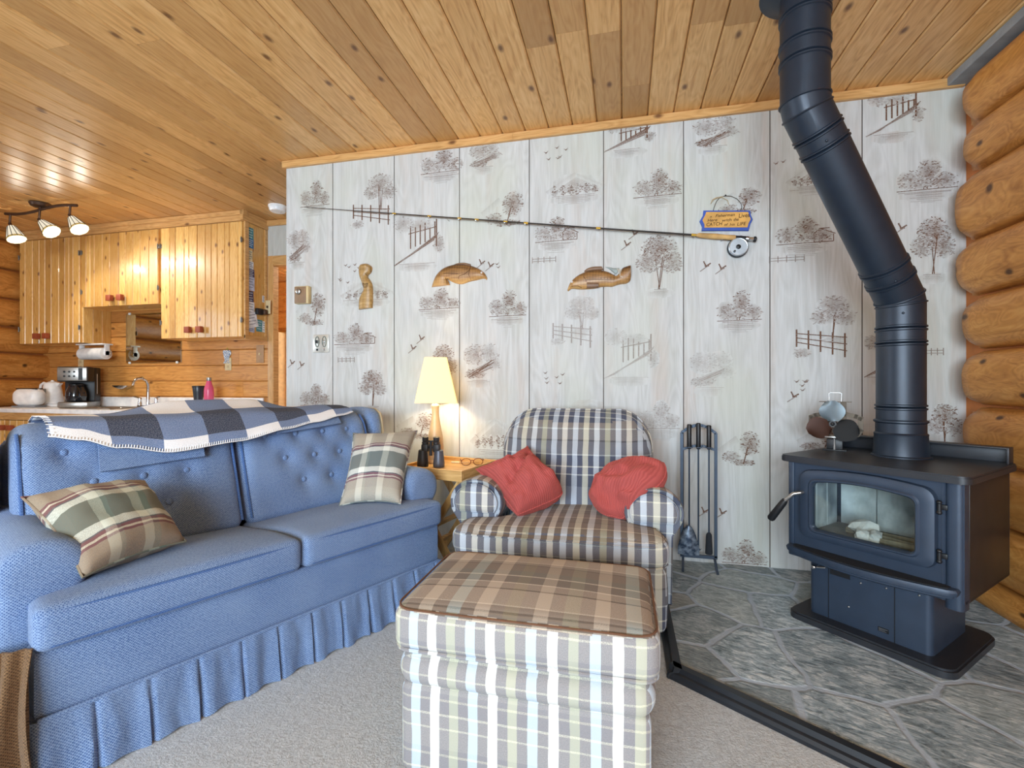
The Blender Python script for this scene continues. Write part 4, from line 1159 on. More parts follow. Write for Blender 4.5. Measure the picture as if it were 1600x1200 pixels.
for i, (x, y, r_) in enumerate(((-.055, -.045, .036), (-.035, -.115, .022), (.0, -.10, .024))):
    r = thing('crumpled_paper', PL[i], 'paper', in_stove(x, y, .352+r_*.8), .4*i, 'paper in the stove')
    t = bmesh.new(); bmesh.ops.create_icosphere(t, subdivisions=2, radius=r_)
    for v in t.verts: v.co *= .78+.5*random.random(); v.co.x *= 1.25; v.co.z = max(v.co.z, -r_*.78)
    MB().add(t).build('wad', M_paper, r, smooth=0)

# ------------------------------------------------------------------ stove pipe
P0 = Vector((1.093, 2.238, HZ+.657)); 
Zl, Zu = 1.318, 2.005; XU = Vector((.650, 1.955, 0)); 
pr = thing('stove_pipe', 'black bent stove pipe rising from the stove to the ceiling', 'stove pipe', P0)
def loc(v): return Vector(v)-P0
R = .081
low = Vector((P0.x, P0.y, Zl)); up = Vector((XU.x, XU.y, Zu)); dd = (up-low).normalized(); Zv = Vector((0, 0, 1))
def ringed(name, pts, rs, parent=pr, seg=40):
    m = MB(); m.tube([loc(p) for p in pts], rs, seg, up=(1, 0, 0)); return m.build(name, M_pipe, parent, smooth=28)
z0 = P0.z
ringed('collar', [Vector((P0.x, P0.y, z0+d)) for d in (0, .004, .008, .085, .092, .098, .135, .14, .146, .15)], [.099, .099, .092, .087, .089, .083, .083, .089, .089, .082])
def vprof(za, zb, rings):
    pts = [(za, R)]
    for z in rings: pts += [(z-.012, R), (z-.009, R+.0045), (z-.004, R+.0045), (z, R-.003), (z+.004, R+.0045), (z+.009, R+.0045), (z+.012, R)]
    pts += [(zb, R)]
    return pts
v = vprof(z0+.15, Zl-.055, [z0+.20, Zl-.175, Zl-.115]); o = ringed('pipe_section', [Vector((P0.x, P0.y, z)) for z, r in v], [r for z, r in v])
# elbows are cut from three straight gores each
def gore_elbow(ctr, d0, d1, a):
    dm = (d0+d1).normalized(); ang = d0.angle(d1)
    k = a*.40
    pA = ctr-d0*a; pB = ctr-d0*k*.55; pC = ctr+d1*k*.55; pD = ctr+d1*a
    return [pA, pB, pC, pD]
def gored(name, pts):
    m = MB(); n = 40; loops = []
    dirs = [(q-p).normalized() for p, q in zip(pts, pts[1:])]
    # section planes: square at the ends, mitred at the joints
    pl = [dirs[0]]+[(a+b).normalized() for a, b in zip(dirs, dirs[1:])]+[dirs[-1]]
    hor = Vector((dd.x, dd.y, 0)).normalized(); side = Zv.cross(hor)
    for i, d in enumerate(dirs):
        u = (hor-d*hor.dot(d)).normalized(); w = d.cross(u)
        for e, (p, nrm) in enumerate(((pts[i], pl[i]), (pts[i+1], pl[i+1]))):
            lp = []
            for rr, off in (((R, 0),) if True else ()):
                for k in range(n):
                    a = 2*PI*k/n; q = p+(u*math.cos(a)+w*math.sin(a))*R
                    q += d*((p-q).dot(nrm)/d.dot(nrm)); lp.append(loc(q))
            loops.append(lp)
    # joint beads
    for i in range(1, len(pts)-1):
        c = loc(pts[i]); lp = loops[2*i-1]
        m.tube([c+(q-c)*1.012 for q in lp], .0042, 6, True)
    m.loft(loops, False); return m.build(name, M_pipe, pr, smooth=28)
gored('elbow', gore_elbow(low, Zv, dd, .075)); gored('elbow', gore_elbow(up, dd, Zv, .09))
Ld = (up-low).length
v = vprof(.075, Ld-.09, [.105, .165, Ld-.165, Ld-.105]); ringed('pipe_section', [low+dd*s for s, r in v], [r for s, r in v])
v = vprof(Zu+.09, H+.0, [Zu+.16, Zu+.225, Zu+.33]); ringed('pipe_section', [Vector((up.x, up.y, z)) for z, r in v], [r for z, r in v])
m = MB(); m.lathe([(.082, H-.03-P0.z), (.115, H-.012-P0.z), (.15, H-.001-P0.z)], 40, (up.x-P0.x, up.y-P0.y, 0)); m.build('ceiling_collar', M_pipe, pr)
for c, d, a in ((low, Zv, -.06), (low, dd, .12), (up, dd, -.14)):
    q = loc(c+d*a); n_ = Vector((-.35, -.94, 0)); n_ = (n_-d*n_.dot(d)).normalized(); MB().ell(q+n_*R, .005, 8, 6).build('screw', M_pipe, pr)

# ------------------------------------------------------------------ heat powered fan on the stove
fb_ = in_stove(-.235, .12, .657)
fan = thing('stove_fan', 'small black heat powered fan on the stove top', 'fan', fb_, -PI/4+.35)
b = MB(); b.bx(-.045, .045, -.03, .035, 0, .004, .001); b.bx(-.03, .03, -.012, .02, .003, .05, .004); lab(b.build('base', M_black, fan), 'black base block')
b = MB(); b.bx(-.035, .035, -.03, .03, .055, .062, .001); b.cyl((0, -.02, .0), (0, -.02, .06), .004, 8); lab(b.build('bracket', M_steel, fan), 'steel bracket')
M_fin = plain('fin_brown', '#564a3c', .5, .4)
b = MB()
for x in (-.03, .03): b.bx(x-.011, x+.011, .022, .028, .05, .215, .001)
for s in (-1, 1):
    prof = [(s*.035, .16), (s*.075, .15), (s*.092, .142), (s*.092, .09), (s*.08, .07), (s*.05, .058)]
    for (x0, z0_), (x1, z1_) in zip(prof, prof[1:]):
        d = Vector((x1-x0, 0, z1_-z0_)); a = math.atan2(d.z, d.x)
        b.box(((x0+x1)/2, .025, (z0_+z1_)/2), (d.length+.012, .006, .019), Matrix.Rotation(-a, 4, 'Y'))
b.box((0, .025, .213), (.12, .03, .003)); b.build('cooling_fins', M_fin, fan, smooth=0)
b = MB(); b.tube([(-.022, .025, .214), (-.024, .025, .25), (-.018, .025, .254), (.018, .025, .254), (.024, .025, .25), (.022, .025, .214)], .0015, 6); b.build('carry_handle', M_steel, fan)
hub = Vector((-.005, -.03, .118)); b = MB(); b.cyl(hub+Vector((0, -.012, 0)), hub+Vector((0, .04, 0)), .014, 16); b.ell(hub+Vector((0, -.014, 0)), .008); b.build('hub', M_black, fan)
for k, (ang, mt) in enumerate(((PI/2+.05, plain('blade_grey', '#7f8d95', .35, .6)), (PI*1.12, plain('blade_brown', '#45291d', .5, .3)), (-.50, plain('blade_black', '#0e0f11', .75)))):
    lps = []
    for i in range(9):
        t = i/8; w = .009+.041*math.sin(PI*min(1, t*.85+.10))**.9*(1 if t < .9 else .62); row = []
        for j in range(7):
            q = -1+2*j/6; row.append(Vector((.012+.090*t, 0.012*q*(1-.3*t)-.004*(1-q*q), w*q)))
        lps.append(row)
    M_ = Matrix.Translation(hub+Vector((0, -.006-.001*k, 0))) @ Matrix.Rotation(-ang, 4, 'Y')
    b = MB(); b.loft([r+[p+Vector((0, .0016, 0)) for p in r[::-1]] for r in lps], M=M_); b.build('blade', mt, fan, smooth=50)

# ------------------------------------------------------------------ fireplace tools
M_tool = plain('tool_iron', '#3b4a5c', .45, .4, .6)
tx, ty, tz = .372, 2.585, HZ
ts = thing('tool_stand', 'black iron arched stand for fireplace tools against the wall', 'tool stand', (tx, ty, tz))
b = MB()
for x in (-.082, .082): b.bx(x-.007, x+.007, -.006, .006, .068, .70)
b.bx(-.089, .089, -.006, .006, .060, .076)
arc = [(-.082+.164*k/10, .70+.04*math.sin(PI*k/10)*1.0) for k in range(11)]
for p, q in zip(arc, arc[1:]):
    d = Vector((q[0]-p[0], 0, q[1]-p[1])); b.box(((p[0]+q[0])/2, 0, (p[1]+q[1])/2), (d.length+.002, .012, .014), Matrix.Rotation(-math.atan2(d.z, d.x), 4, 'Y'))
fr = b.build('frame', M_tool, ts, smooth=0)
b = MB(); arc2 = [(-.078+.156*k/10, .615+.02*math.sin(PI*k/10)) for k in range(11)]
for p, q in zip(arc2, arc2[1:]):
    d = Vector((q[0]-p[0], 0, q[1]-p[1])); b.box(((p[0]+q[0])/2, -.006, (p[1]+q[1])/2), (d.length+.002, .012, .012), Matrix.Rotation(-math.atan2(d.z, d.x), 4, 'Y'))
for x in (-.045, .0, .048): b.tube([(x-.012, -.01, .628), (x-.012, -.032, .628), (x+.012, -.032, .628), (x+.012, -.01, .628)], .0025, 6)
b.build('hanging_rail', M_tool, ts, smooth=0)
for x in (-.075, .075):
    b = MB(); b.tube([(x, .0, .065), (x*1.02, -.01, .06), (x*1.06, -.035, .02), (x*1.1, -.055, .004)], .007, 6, flat=.6); b.build('foot', M_tool, ts)
for nm, lb, x, zt, zb in (('fire_shovel', 'ash shovel hanging at the left of the fireplace tool stand', -.048, .745, .22), ('fire_poker', 'thin poker hanging in the middle of the fireplace tool stand', -.004, .752, .15), ('hearth_brush', 'small hearth brush hanging at the right of the fireplace tool stand', .046, .742, .19)):
    r = thing(nm, lb, nm.split('_')[1], (tx+x, ty-.022, tz), 0, 'fireplace tools')
    b = MB(); b.cyl((0, 0, zb), (0, 0, .63), .0042, 8); b.ell((0, 0, .625), (.01, .01, .006)); b.build('shaft', M_tool, r)
    b = MB(); b.tube([(0, 0, .62), (0, 0, .63), (0, 0, zt-.006), (0, 0, zt)], [.009, .0115, .0115, .009], 14); b.build('grip', M_black, r)
    if nm == 'fire_shovel':
        lps = []
        for i in range(13):
            t = i/12; z = .232-.15*t; w = .052*min(1, (t*1.3+.02))**.5
            lps.append([Vector((w*q-.004, -.006-.014*(1-q*q)*(.6+.4*math.sin(PI*t)), z)) for q in (-1, -.7, -.35, 0, .35, .7, 1)])
        g = G('worn_shovel', '#4e5f75', .4, .5); nn = g.noise(g.coord('UV'), 35, 4); g.color(g.ramp(nn, [(.4, '#34445a'), (.7, '#9fb0c2')])); 
        b = MB(); b.loft([l+[p+Vector((0, .003, 0)) for p in l[::-1]] for l in lps]); b.build('scoop', g.m, r, smooth=60)
    elif nm == 'hearth_brush':
        b = MB(); b.tube([(0, 0, .20), (0, 0, .19), (0, 0, .18), (0, 0, .10), (.0, 0, .092)], [.006, .013, .014, .018, .017], 12); b.build('bristles', plain('bristle_dark', '#22262d', .9), r)
    else:
        b = MB(); b.tube([(0, 0, .16), (0, -.002, .12), (0.006, -.006, .11), (.014, -.008, .118)], [.0042, .0042, .0038, .001], 8); b.build('hook', M_tool, r)
# ------------------------------------------------------------------ side table
TR = math.radians(-12.3); TC = Vector((-.922, 2.442, 0)); TZ = .53
tb = thing('side_table', 'small oak tray table with crossed legs between the sofa and the armchair', 'table', TC, TR)
def on_table(x, y, z=TZ): return Matrix.Translation(TC) @ Matrix.Rotation(TR, 4, 'Z') @ Vector((x, y, z))
m = MB()
for k in range(4): m.board((-.18, -.18+.09*k, TZ), (1, 0, 0), (0, 1, 0), (0, 0, 1), .36, .0895, .012, .001, random.random()*.6)
m.build('table_top', M_oak, tb, smooth=0)
m = MB(); m.bx(-.192, .192, -.193, -.18, .497, .552, .003); m.bx(-.192, .192, .18, .193, .497, .552, .003); m.bx(-.192, -.18, -.18, .18, .497, .552, .003); m.bx(.18, .192, -.18, .18, .497, .552, .003)
m.build('tray_rim', M_oak, tb, smooth=0)
for y in (-.155, .155):
    for s in (-1, 1):
        m = MB(); a = Vector((s*.165, y+s*.012, .497)); b_ = Vector((-s*.165, y+s*.012, .0)); d = b_-a
        m.box((a+b_)/2, (.035, .022, d.length-.02), Matrix.Rotation(math.atan2(d.x, d.z), 4, 'Y')); m.build('leg', M_oak, tb, smooth=0, uvrot=True)
for x, z in ((.165, .485), (-.165, .485), (.10, .1), (-.10, .1), (0, .25)): MB().bx(x-.016, x+.016, -.15, .15, z-.009, z+.009, .002).build('stretcher', M_oak, tb, smooth=0)
# ------------------------------------------------------------------ lamp
lp_ = thing('table_lamp', 'lit table lamp with a cream tapered shade on the oak tray table', 'lamp', Vector((-1.05, 2.545, TZ)))
m = MB(); m.lathe([(.048, 0), (.05, .004), (.05, .012), (.044, .02), (.046, .05), (.048, .09), (.044, .14), (.034, .19), (.025, .24), (.020, .28), (.021, .31), (.024, .325), (.018, .335), (.010, .34), (.008, .36)], 28)
m.build('base', plain('lamp_ceramic', '#d9b98c', .35), lp_)
sh = MB(); z0s, z1s = .345, .60
def sq(w, z, d=0): return [Vector(p+(z,)) for p in rrect(-w, w, -w, w, .012, 3)]
sh.loft([sq(.117, z0s), sq(.062, z1s), sq(.060, z1s), sq(.115, z0s)], False)
g = G('lamp_shade_cream', '#f6e7b5', .8); g.b.inputs['Emission Color'].default_value = lin('#ffeebb'); g.b.inputs['Emission Strength'].default_value = .75
tl = g.n('BsdfTranslucent', {'Color': lin('#ffe9b0')}); mx = g.n('MixShader', {'Fac': .35}); g.l(g.b.outputs[0], mx.inputs[1]); g.l(tl.outputs[0], mx.inputs[2]); g.l(mx.outputs[0], g.out.inputs['Surface'])
so = sh.build('lamp_shade', g.m, lp_, smooth=30); so.rotation_euler = (0, 0, .43)
m = MB(); m.ell((0, 0, .43), (.026, .026, .034), 16, 12); m.cyl((0, 0, .355), (0, 0, .40), .012); m.build('bulb', emit('bulb', '#ffd890', 6), lp_)
m = MB()
for a in (0, PI/2): m.cyl((-.062*math.cos(a), -.062*math.sin(a), .596), (.062*math.cos(a), .062*math.sin(a), .596), .0015, 6)
m.cyl((0, 0, .46), (0, 0, .605), .002, 6); m.build('shade_frame', M_brass, lp_)
# ------------------------------------------------------------------ things on the table
bi = thing('binoculars', 'black binoculars standing on end on the oak tray table', 'binoculars', on_table(-.095, -.045), .1)
M_bino = plain('bino_rubber', '#26282c', .5); M_bino2 = plain('bino_grey', '#5b6270', .4, .3)
for s in (-1, 1):
    m = MB(); m.lathe([(.029, 0), (.031, .003), (.031, .02), (.027, .06), (.024, .088), (.018, .092)], 20, (s*.045, 0, 0)); lab(m.build('objective_barrel', M_bino2 if s > 0 else M_bino, bi), 'grey barrel' if s > 0 else 'black barrel')
    m = MB(); m.bx(s*.032-.02, s*.032+.02, -.016, .022, .078, .125, .010); m.lathe([(.019, .125), (.019, .134), (.015, .137), (.017, .142), (.017, .16), (.012, .163)], 18, (s*.031, 0, 0)); m.build('eyepiece', M_bino, bi)
m = MB(); m.cyl((0, 0, .06), (0, 0, .142), .008); m.bx(-.03, .03, -.004, .004, .135, .143, .002); m.bx(-.03, .03, -.004, .004, .10, .11, .002); m.build('bridge', M_bino, bi)
gl = thing('eyeglasses', 'tortoiseshell reading glasses lying open on the oak tray table', 'glasses', on_table(.095, .075), .35)
M_tort = plain('tortoiseshell', '#6b2d12', .25)
for s in (-1, 1):
    m = MB(); pts = [(s*.033+.026*math.cos(2*PI*k/20), 0.004*abs(s), .021+.0185*math.sin(2*PI*k/20)*(1 if k else 1)) for k in range(20)]
    m.tube(pts, .0021, 6, True); fr_ = m.build('lens_rim', M_tort, gl)
    MB().prism([(p[0], p[2]) for p in pts], .0035, .0045, 'xz').build('lens', glassy('lens_glass', '#ffffff', .1), fr_, smooth=0)
    m = MB(); m.tube([(s*.059, .003, .030), (s*.064, .006, .031), (s*.064, .08, .026), (s*.062, .12, .018), (s*.060, .14, .004)], .0021, 6); m.build('temple', M_tort, gl)
m = MB(); m.tube([(-.009, .004, .026), (0, .002, .030), (.009, .004, .026)], .0022, 6); m.build('nose_bridge', M_tort, gl)
wd = thing('wooden_stick', 'pale wooden stick lying on the oak tray table behind the glasses', 'stick', on_table(.0, .115, TZ+.006), .12)
m = MB(); m.tube([(-.06, 0, 0), (-.055, 0, 0), (-.01, 0, 0)], [.003, .0058, .005], 10, flat=1.0); lab(m.build('pale_end', plain('pale_wood', '#ead9b0', .6), wd), 'pale end')
m = MB(); m.tube([(-.01, 0, 0), (.10, 0, 0), (.102, 0, 0)], [.005, .0045, .003], 10); m.build('shaft', M_oak, wd)
# ------------------------------------------------------------------ fishing rod on the wall
Yr = WY-.022
A = at_y(476, 323.5, Yr); B = at_y(1181, 374, Yr)
rod = thing('fishing_rod', 'long fly fishing rod hung level across the printed wall', 'fishing rod', B)
dr = (A-B); Lr = dr.length; dr.normalize()
Mr = Matrix.Identity(4)
xa = dr; za = Vector((0, 0, 1)); za = (za-xa*za.dot(xa)).normalized(); ya = za.cross(xa)
Mr = Matrix((( xa.x, ya.x, za.x, 0), (xa.y, ya.y, za.y, 0), (xa.z, ya.z, za.z, 0), (0, 0, 0, 1)))
def rb(): return MB()
def rbuild(m, name, mat, par=rod, **k):
    bmesh.ops.transform(m.bm, matrix=Mr, verts=m.bm.verts); return m.build(name, mat, par, **k)
pxs = Lr/705.0
def rx(px): return interp_lin(px)
def interp_lin(px):
    p = at_y(px, 374-(1181-px)*50.5/705, Yr); return (p-B).length
M_rod = plain('rod_black', '#241f1d', .3); M_cork = plain('cork', '#c29c63', .8, var=.15)
m = rb(); m.tube([(rx(1090), 0, 0), (rx(935), 0, 0), (rx(745), 0, 0), (rx(600), 0, 0), (Lr, 0, 0)], [.0052, .0042, .0034, .0026, .0014], 8); rbuild(m, 'blank', M_rod)
m = rb(); q = [(rx(1088), .006), (rx(1092), .012), (rx(1100), .0135), (rx(1120), .0150), (rx(1135), .0125), (rx(1147), .0145), (rx(1149), .012)]; m.tube([(a, 0, 0) for a, r in q], [r for a, r in q], 14); rbuild(m, 'cork_grip', M_cork)
m = rb(); m.tube([(rx(1149), 0, 0), (rx(1166), 0, 0)], .0125, 14); rbuild(m, 'reel_seat', M_black)
m = rb(); m.tube([(rx(1164), 0, 0), (rx(1166), 0, 0), (rx(1170), 0, 0), (rx(1171), 0, 0), (rx(1177), 0, 0)], [.011, .0135, .0135, .0105, .0105], 14); rbuild(m, 'seat_ring', M_chrome)
m = rb(); m.tube([(rx(1177), 0, 0), (rx(1178), 0, 0), (.001, 0, 0), (-.003, 0, 0)], [.011, .0145, .0145, .010], 14); rbuild(m, 'butt_cap', M_black)
M_wrap = plain('gold_wrap', '#c9a13e', .35, .5)
for i, px_ in enumerate((616, 671, 718, 745, 790, 822, 935, 1084)):
    r_ = .0045 if px_ < 800 else .0062
    if px_ == 1084: r_ = .007
    m = rb(); m.tube([(rx(px_)-.012, 0, 0), (rx(px_)+.012, 0, 0)], r_, 8); w_ = rbuild(m, 'guide_wrap', M_wrap)
    m = rb(); m.tube([(rx(px_)+.008*math.cos(t), 0, -.010+.006*math.sin(t)) for t in [2*PI*k/10 for k in range(10)]], .0009, 5, True); rbuild(m, 'line_guide', M_chrome, w_)
m = rb(); m.tube([(rx(1150), -.0, -.014), (rx(1084), 0, -.012), (rx(935), 0, -.011), (rx(822), 0, -.010), (rx(745), 0, -.009), (rx(616), 0, -.006)], .0012, 5); rbuild(m, 'fly_line', M_rod)
rc = at_y(1153, 386.5, Yr)-B
reel = MB(); Mx = Matrix.Translation(rc) @ Matrix.Rotation(PI/2, 4, 'X')
reel.lathe([(.047, -.016), (.051, -.014), (.051, .0), (.0485, .004)], 40, M=Mx); ro = reel.build('reel', plain('reel_dark', '#3c4146', .35, .7), rod)
m = MB(); m.lathe([(.047, .0), (.0475, .010), (.044, .013), (.042, .0125), (.0415, .011), (.012, .011), (.0119, .009)], 40, M=Mx); sp_ = m.build('spool_face', plain('reel_silver', '#c8d2da', .3, .7), ro)
m = MB(); m.lathe([(.012, .009), (.012, .014), (.008, .017)], 20, M=Mx); m.lathe([(.0055, .010), (.005, .026)], 14, M=Mx @ Matrix.Translation((-.020, -.024, 0))); m.build('reel_knob', M_black, sp_)
m = MB(); m.bx(rc.x-.02, rc.x+.02, -.004, .004, rc.z+.045, rc.z+.060, .002); m.build('reel_foot', M_black, ro)
m = MB()
for px_ in (700, 1128):
    p = Vector((rx(px_), 0, 0)); p = Mr @ p; m.cyl(p+Vector((0, .022, -.016)), p+Vector((0, -.012, -.016)), .0018, 6)
m.build('hanging_nail', M_steel, rod)
# ------------------------------------------------------------------ fisherman sign
def wpt(x, y, d=0): p = at_y(x, y, WY-d); return p
c0 = wpt(1133, 345); sgn = thing('wall_sign', 'small blue edged wooden sign with burnt fishing lettering hung by a cord', 'sign', Vector((c0.x, WY, c0.z)))
def s2(px_, py_): p = at_y(1080+px_/10.908, 300+py_/10.908, WY-.01); return (p.x-c0.x, p.z-c0.z)
out = [s2(*q) for q in ((208, 318), (600, 318), (1005, 318), (1012, 390), (1048, 470), (1008, 545), (978, 660), (600, 660), (178, 662), (186, 590), (143, 500), (200, 400))]
inn_ = [s2(*q) for q in ((255, 345), (600, 345), (968, 345), (980, 395), (1010, 468), (975, 535), (955, 608), (600, 610), (222, 612), (225, 560), (188, 485), (235, 400))]
MB().prism(out, -.014, -.0005, 'xz', bev=.002).build('board', plain('sign_blue', '#2c4fa8', .5), sgn, smooth=0)
MB().prism(inn_, -.0155, -.0138, 'xz').build('face', plain('sign_wood', '#cf9d50', .6, var=.1), sgn, smooth=0)
M_burn = plain('burnt_brown', '#3f220c', .9)
def text(body, px_, py_, w, size, par, mat, Yoff, name, shear=.0, to=s2):
    cu = bpy.data.curves.new(name, 'FONT'); cu.body = body; cu.size = size; cu.shear = shear; cu.extrude = .0004; cu.offset = size*.006
    ob = bpy.data.objects.new(name, cu); C.objects.link(ob)
    dg = bpy.context.evaluated_depsgraph_get(); me = bpy.data.meshes.new_from_object(ob.evaluated_get(dg))
    C.objects.unlink(ob); bpy.data.objects.remove(ob)
    me.materials.clear(); me.materials.append(mat)
    o = bpy.data.objects.new(name, me); C.objects.link(o); o.parent = par
    xs = [v.co.x for v in me.vertices]; wid = max(xs)-min(xs)
    x0, z0_ = to(px_, py_); x1, _ = to(px_+w, py_)
    o.location = (x0, Yoff, z0_); o.rotation_euler = (PI/2, 0, 0); o.scale = ((x1-x0)/wid, 1, 1); return o
for body, x, y, w, s, sh_ in (('a', 312, 440, 32, .013, .2), ('Fisherman', 405, 437, 330, .021, .25), ('Lives', 800, 445, 185, .030, .1), ('Here', 270, 515, 165, .022, .2), ('with', 515, 512, 160, .021, .2), ('the', 715, 500, 85, .022, .2), ('CATCH', 250, 590, 270, .025, .1), ('of', 555, 582, 65, .019, .2), ('his', 650, 582, 85, .019, .2), ('LIFE', 775, 580, 150, .024, .15)):
    text(body, x, y, w, s, sgn, M_burn, -.0157, 'lettering', sh_)
m = MB(); cp = [s2(*q) for q in ((375, 322), (390, 260), (430, 160), (490, 90), (580, 60), (680, 68), (780, 110), (850, 190), (865, 250), (845, 322))]
m.tube([(a, -.008, b) for a, b in cp], .0014, 6); cdo = m.build('hanging_cord', plain('cord_dark', '#2e2a22', .8), sgn)
x0, zz = s2(585, 58); m = MB(); m.cyl((x0, -.012, zz), (x0, 0, zz), .0022, 8); m.ell((x0, -.012, zz), .004, 8, 6); m.build('nail', M_black, sgn)
m = MB(); bp = [s2(*q) for q in ((540, 75), (440, 90), (360, 130), (330, 200), (390, 120), (520, 90), (620, 140), (640, 210))]
m.tube([(a, -.010, b) for a, b in bp], .0014, 6); m.build('raffia_bow', plain('raffia', '#b9a27c', .9), sgn)
# ------------------------------------------------------------------ carved wall pieces
def carve_mat(name, light, mid, dark, band=60, rot=0, grad=1.0):
    g = G(name, mid, .4); uv = g.coord('Object', (1, 1, 1), (0, rot, 0))
    sx = g.n('SeparateXYZ', {'Vector': uv}); n1 = g.noise(g.n('Mapping', {'Vector': uv, 'Scale': (6, 30, 40)}).outputs[0], 2, 4)
    w = g.n('TexWave', {'Vector': uv, 'Scale': band/6.28*2, 'Distortion': 2.0, 'Detail': 2}).outputs['Fac']
    zz = g.n('MapRange', {'Value': sx.outputs[2], 'From Min': -.05, 'From Max': .06, 'To Min': .03+.25*grad, 'To Max': .03-.25*grad}).outputs[0]
    col = g.ramp(g.math('ADD', g.math('ADD', g.math('MULTIPLY', n1, .7), g.math('MULTIPLY', w, .06)), zz), [(.15, dark), (.42, mid), (.7, light)])
    g.color(col); g.bump(n1, .2, .002); return g.m
M_fish = carve_mat('carved_fish', '#bd945c', '#936a3d', '#4c321c'); M_fishd = plain('fish_fin_dark', '#7a5c44', .5, var=.15); M_line = plain('carved_line', '#4a2f1b', .8)
M_pale = plain('pale_carving', '#d8cdbb', .6)
def relief(name, pairs, to, par, mat, depth, y0=0, taper=True):
    loops = []
    n = len(pairs)
    for i, (a, b) in enumerate(pairs):
        p = Vector((to(*a)[0], 0, to(*a)[1])); q = Vector((to(*b)[0], 0, to(*b)[1])); c = (p+q)/2; h = (p-q)/2
        dep = min(depth, h.length*1.1)
        loops.append([c+h*math.cos(t)+Vector((0, y0-dep*max(0, math.sin(t))**.8-.0005, 0)) for t in [PI*k/10 for k in range(11)]])
    # refine along the length
    R = []
    for i in range(n-1):
        for k in range(4):
            t = k/4; P = loops[max(0, i-1)], loops[i], loops[i+1], loops[min(n-1, i+2)]
            R.append([.5*((2*b)+(c-a)*t+(2*a-5*b+4*c-d)*t*t+(3*b-a-3*c+d)*t**3) for a, b, c, d in zip(*P)])
    R.append(loops[-1])
    m = MB(); m.loft(R); return m.build(name, mat, par, smooth=50)
def lines(par, to, segs, mat, depth, r=.0012, name='carved_lines'):
    m = MB()
    for s_g in segs:
        m.tube([(to(*q[:2])[0], -depth if len(q) < 3 else -q[2], to(*q[:2])[1]) for q in s_g], r, 5)
    return m.build(name, mat, par)
# fish over the lamp
cF = wpt(716, 428); f1 = thing('carved_fish', 'carved wooden fish facing right on the wall above the lamp', 'wall carving', Vector((cF.x, WY, cF.z)), 0, None)
def t1(px_, py_): p = at_y(540+px_/6.667, 400+py_/6.667, WY-.01); return (p.x-cF.x, p.z-cF.z)
PR = [((893, 322), (1086, 300)), ((912, 262), (1066, 262)), ((945, 195), (1060, 240)), ((1010, 130), (1095, 262)), ((1100, 92), (1150, 285)), ((1200, 80), (1215, 290)), ((1300, 98), (1290, 265)), ((1380, 128), (1362, 250)), ((1440, 172), (1425, 235)), ((1470, 222), (1455, 238)), ((1470, 244), (1460, 248))]
relief('body', PR, t1, f1, M_fish, .026)
relief('dorsal_fin', [((1120, 88), (1125, 100)), ((1160, 72), (1165, 95)), ((1230, 66), (1235, 95)), ((1300, 82), (1300, 105))], t1, f1, M_fishd, .012)
lines(f1, t1, [[(1310, 100, .018), (1300, 150, .028), (1250, 195, .0285), (1200, 212, .029), (1185, 225, .028), (1185, 280, .012)], [(1300, 150, .028), (1290, 200, .028), (1310, 250, .016)], [(1340, 225, .021), (1390, 208, .02), (1440, 205, .015), (1462, 235, .008)], [(1030, 190, .026), (1180, 190, .028)]], M_line, .028)
lines(f1, t1, [[(990+18*k, 190+6*k, .026-.001*k), (990+24*k, 300-4*k, .018)] for k in range(5)], M_line, .02, .0013, 'tail_rays')
e = t1(1420, 177); ey = MB().ell((e[0], -.020, e[1]), (.006, .004, .006), 12, 8).build('eye', M_white, f1)
MB().ell((e[0]+.001, -.0232, e[1]), (.0025, .002, .0025), 10, 6).build('pupil', M_black, ey)
# fish near the armchair
cG = wpt(936, 435); f2 = thing('carved_fish', 'carved wooden fish facing left on the wall above the armchair', 'wall carving', Vector((cG.x, WY, cG.z)))
def t2(px_, py_): p = at_y(860+px_/11.43, 400+py_/11.43, WY-.01); return (p.x-cG.x, p.z-cG.z)
PR = [((298, 612), (318, 628)), ((318, 545), (368, 588)), ((360, 465), (420, 585)), ((430, 390), (470, 592)), ((520, 325), (560, 595)), ((640, 275), (660, 592)), ((770, 252), (780, 580)), ((900, 248), (900, 552)), ((1030, 280), (1020, 545)), ((1110, 320), (1090, 548)), ((1175, 350), (1180, 520)), ((1230, 300), (1260, 500)), ((1290, 210), (1350, 490)), ((1360, 180), (1420, 445)), ((1432, 158), (1438, 380))]
relief('body', PR, t2, f2, M_fish, .026)
relief('dorsal_fin', [((600, 262), (610, 285)), ((660, 215), (670, 275)), ((760, 185), (765, 258)), ((860, 180), (860, 252)), ((915, 180), (945, 245))], t2, f2, M_fishd, .010)
relief('adipose_fin', [((985, 188), (985, 196)), ((1060, 195), (1050, 230)), ((1130, 210), (1110, 280)), ((1230, 205), (1170, 330))], t2, f2, plain('fin_grey', '#8f9a98', .5), .010)
relief('pectoral_fin', [((655, 470), (655, 585)), ((740, 475), (740, 580)), ((865, 482), (862, 572))], t2, f2, M_fishd, .012, -.018)
lines(f2, t2, [[(360, 560, .02), (420, 545, .024), (500, 545, .027), (560, 575, .02)], [(590, 370, .026), (640, 440, .029), (640, 590, .012)], [(650, 425, .029), (1150, 440, .026)]]+[[(900+60*k, 258+17*k, .012), (905+58*k, 420, .028)] for k in range(5)], M_line, .028)
lines(f2, t2, [[(1190+22*k, 225+4*k, .014), (1255+12*k, 380, .026), (1250+14*k, 440, .022)] for k in range(4)], M_pale, .02, .0013, 'tail_rays')
e = t2(393, 470); ey = MB().ell((e[0], -.021, e[1]), (.006, .004, .006), 12, 8).build('eye', M_white, f2)
MB().ell((e[0], -.0242, e[1]), (.0025, .002, .0025), 10, 6).build('pupil', M_black, ey)
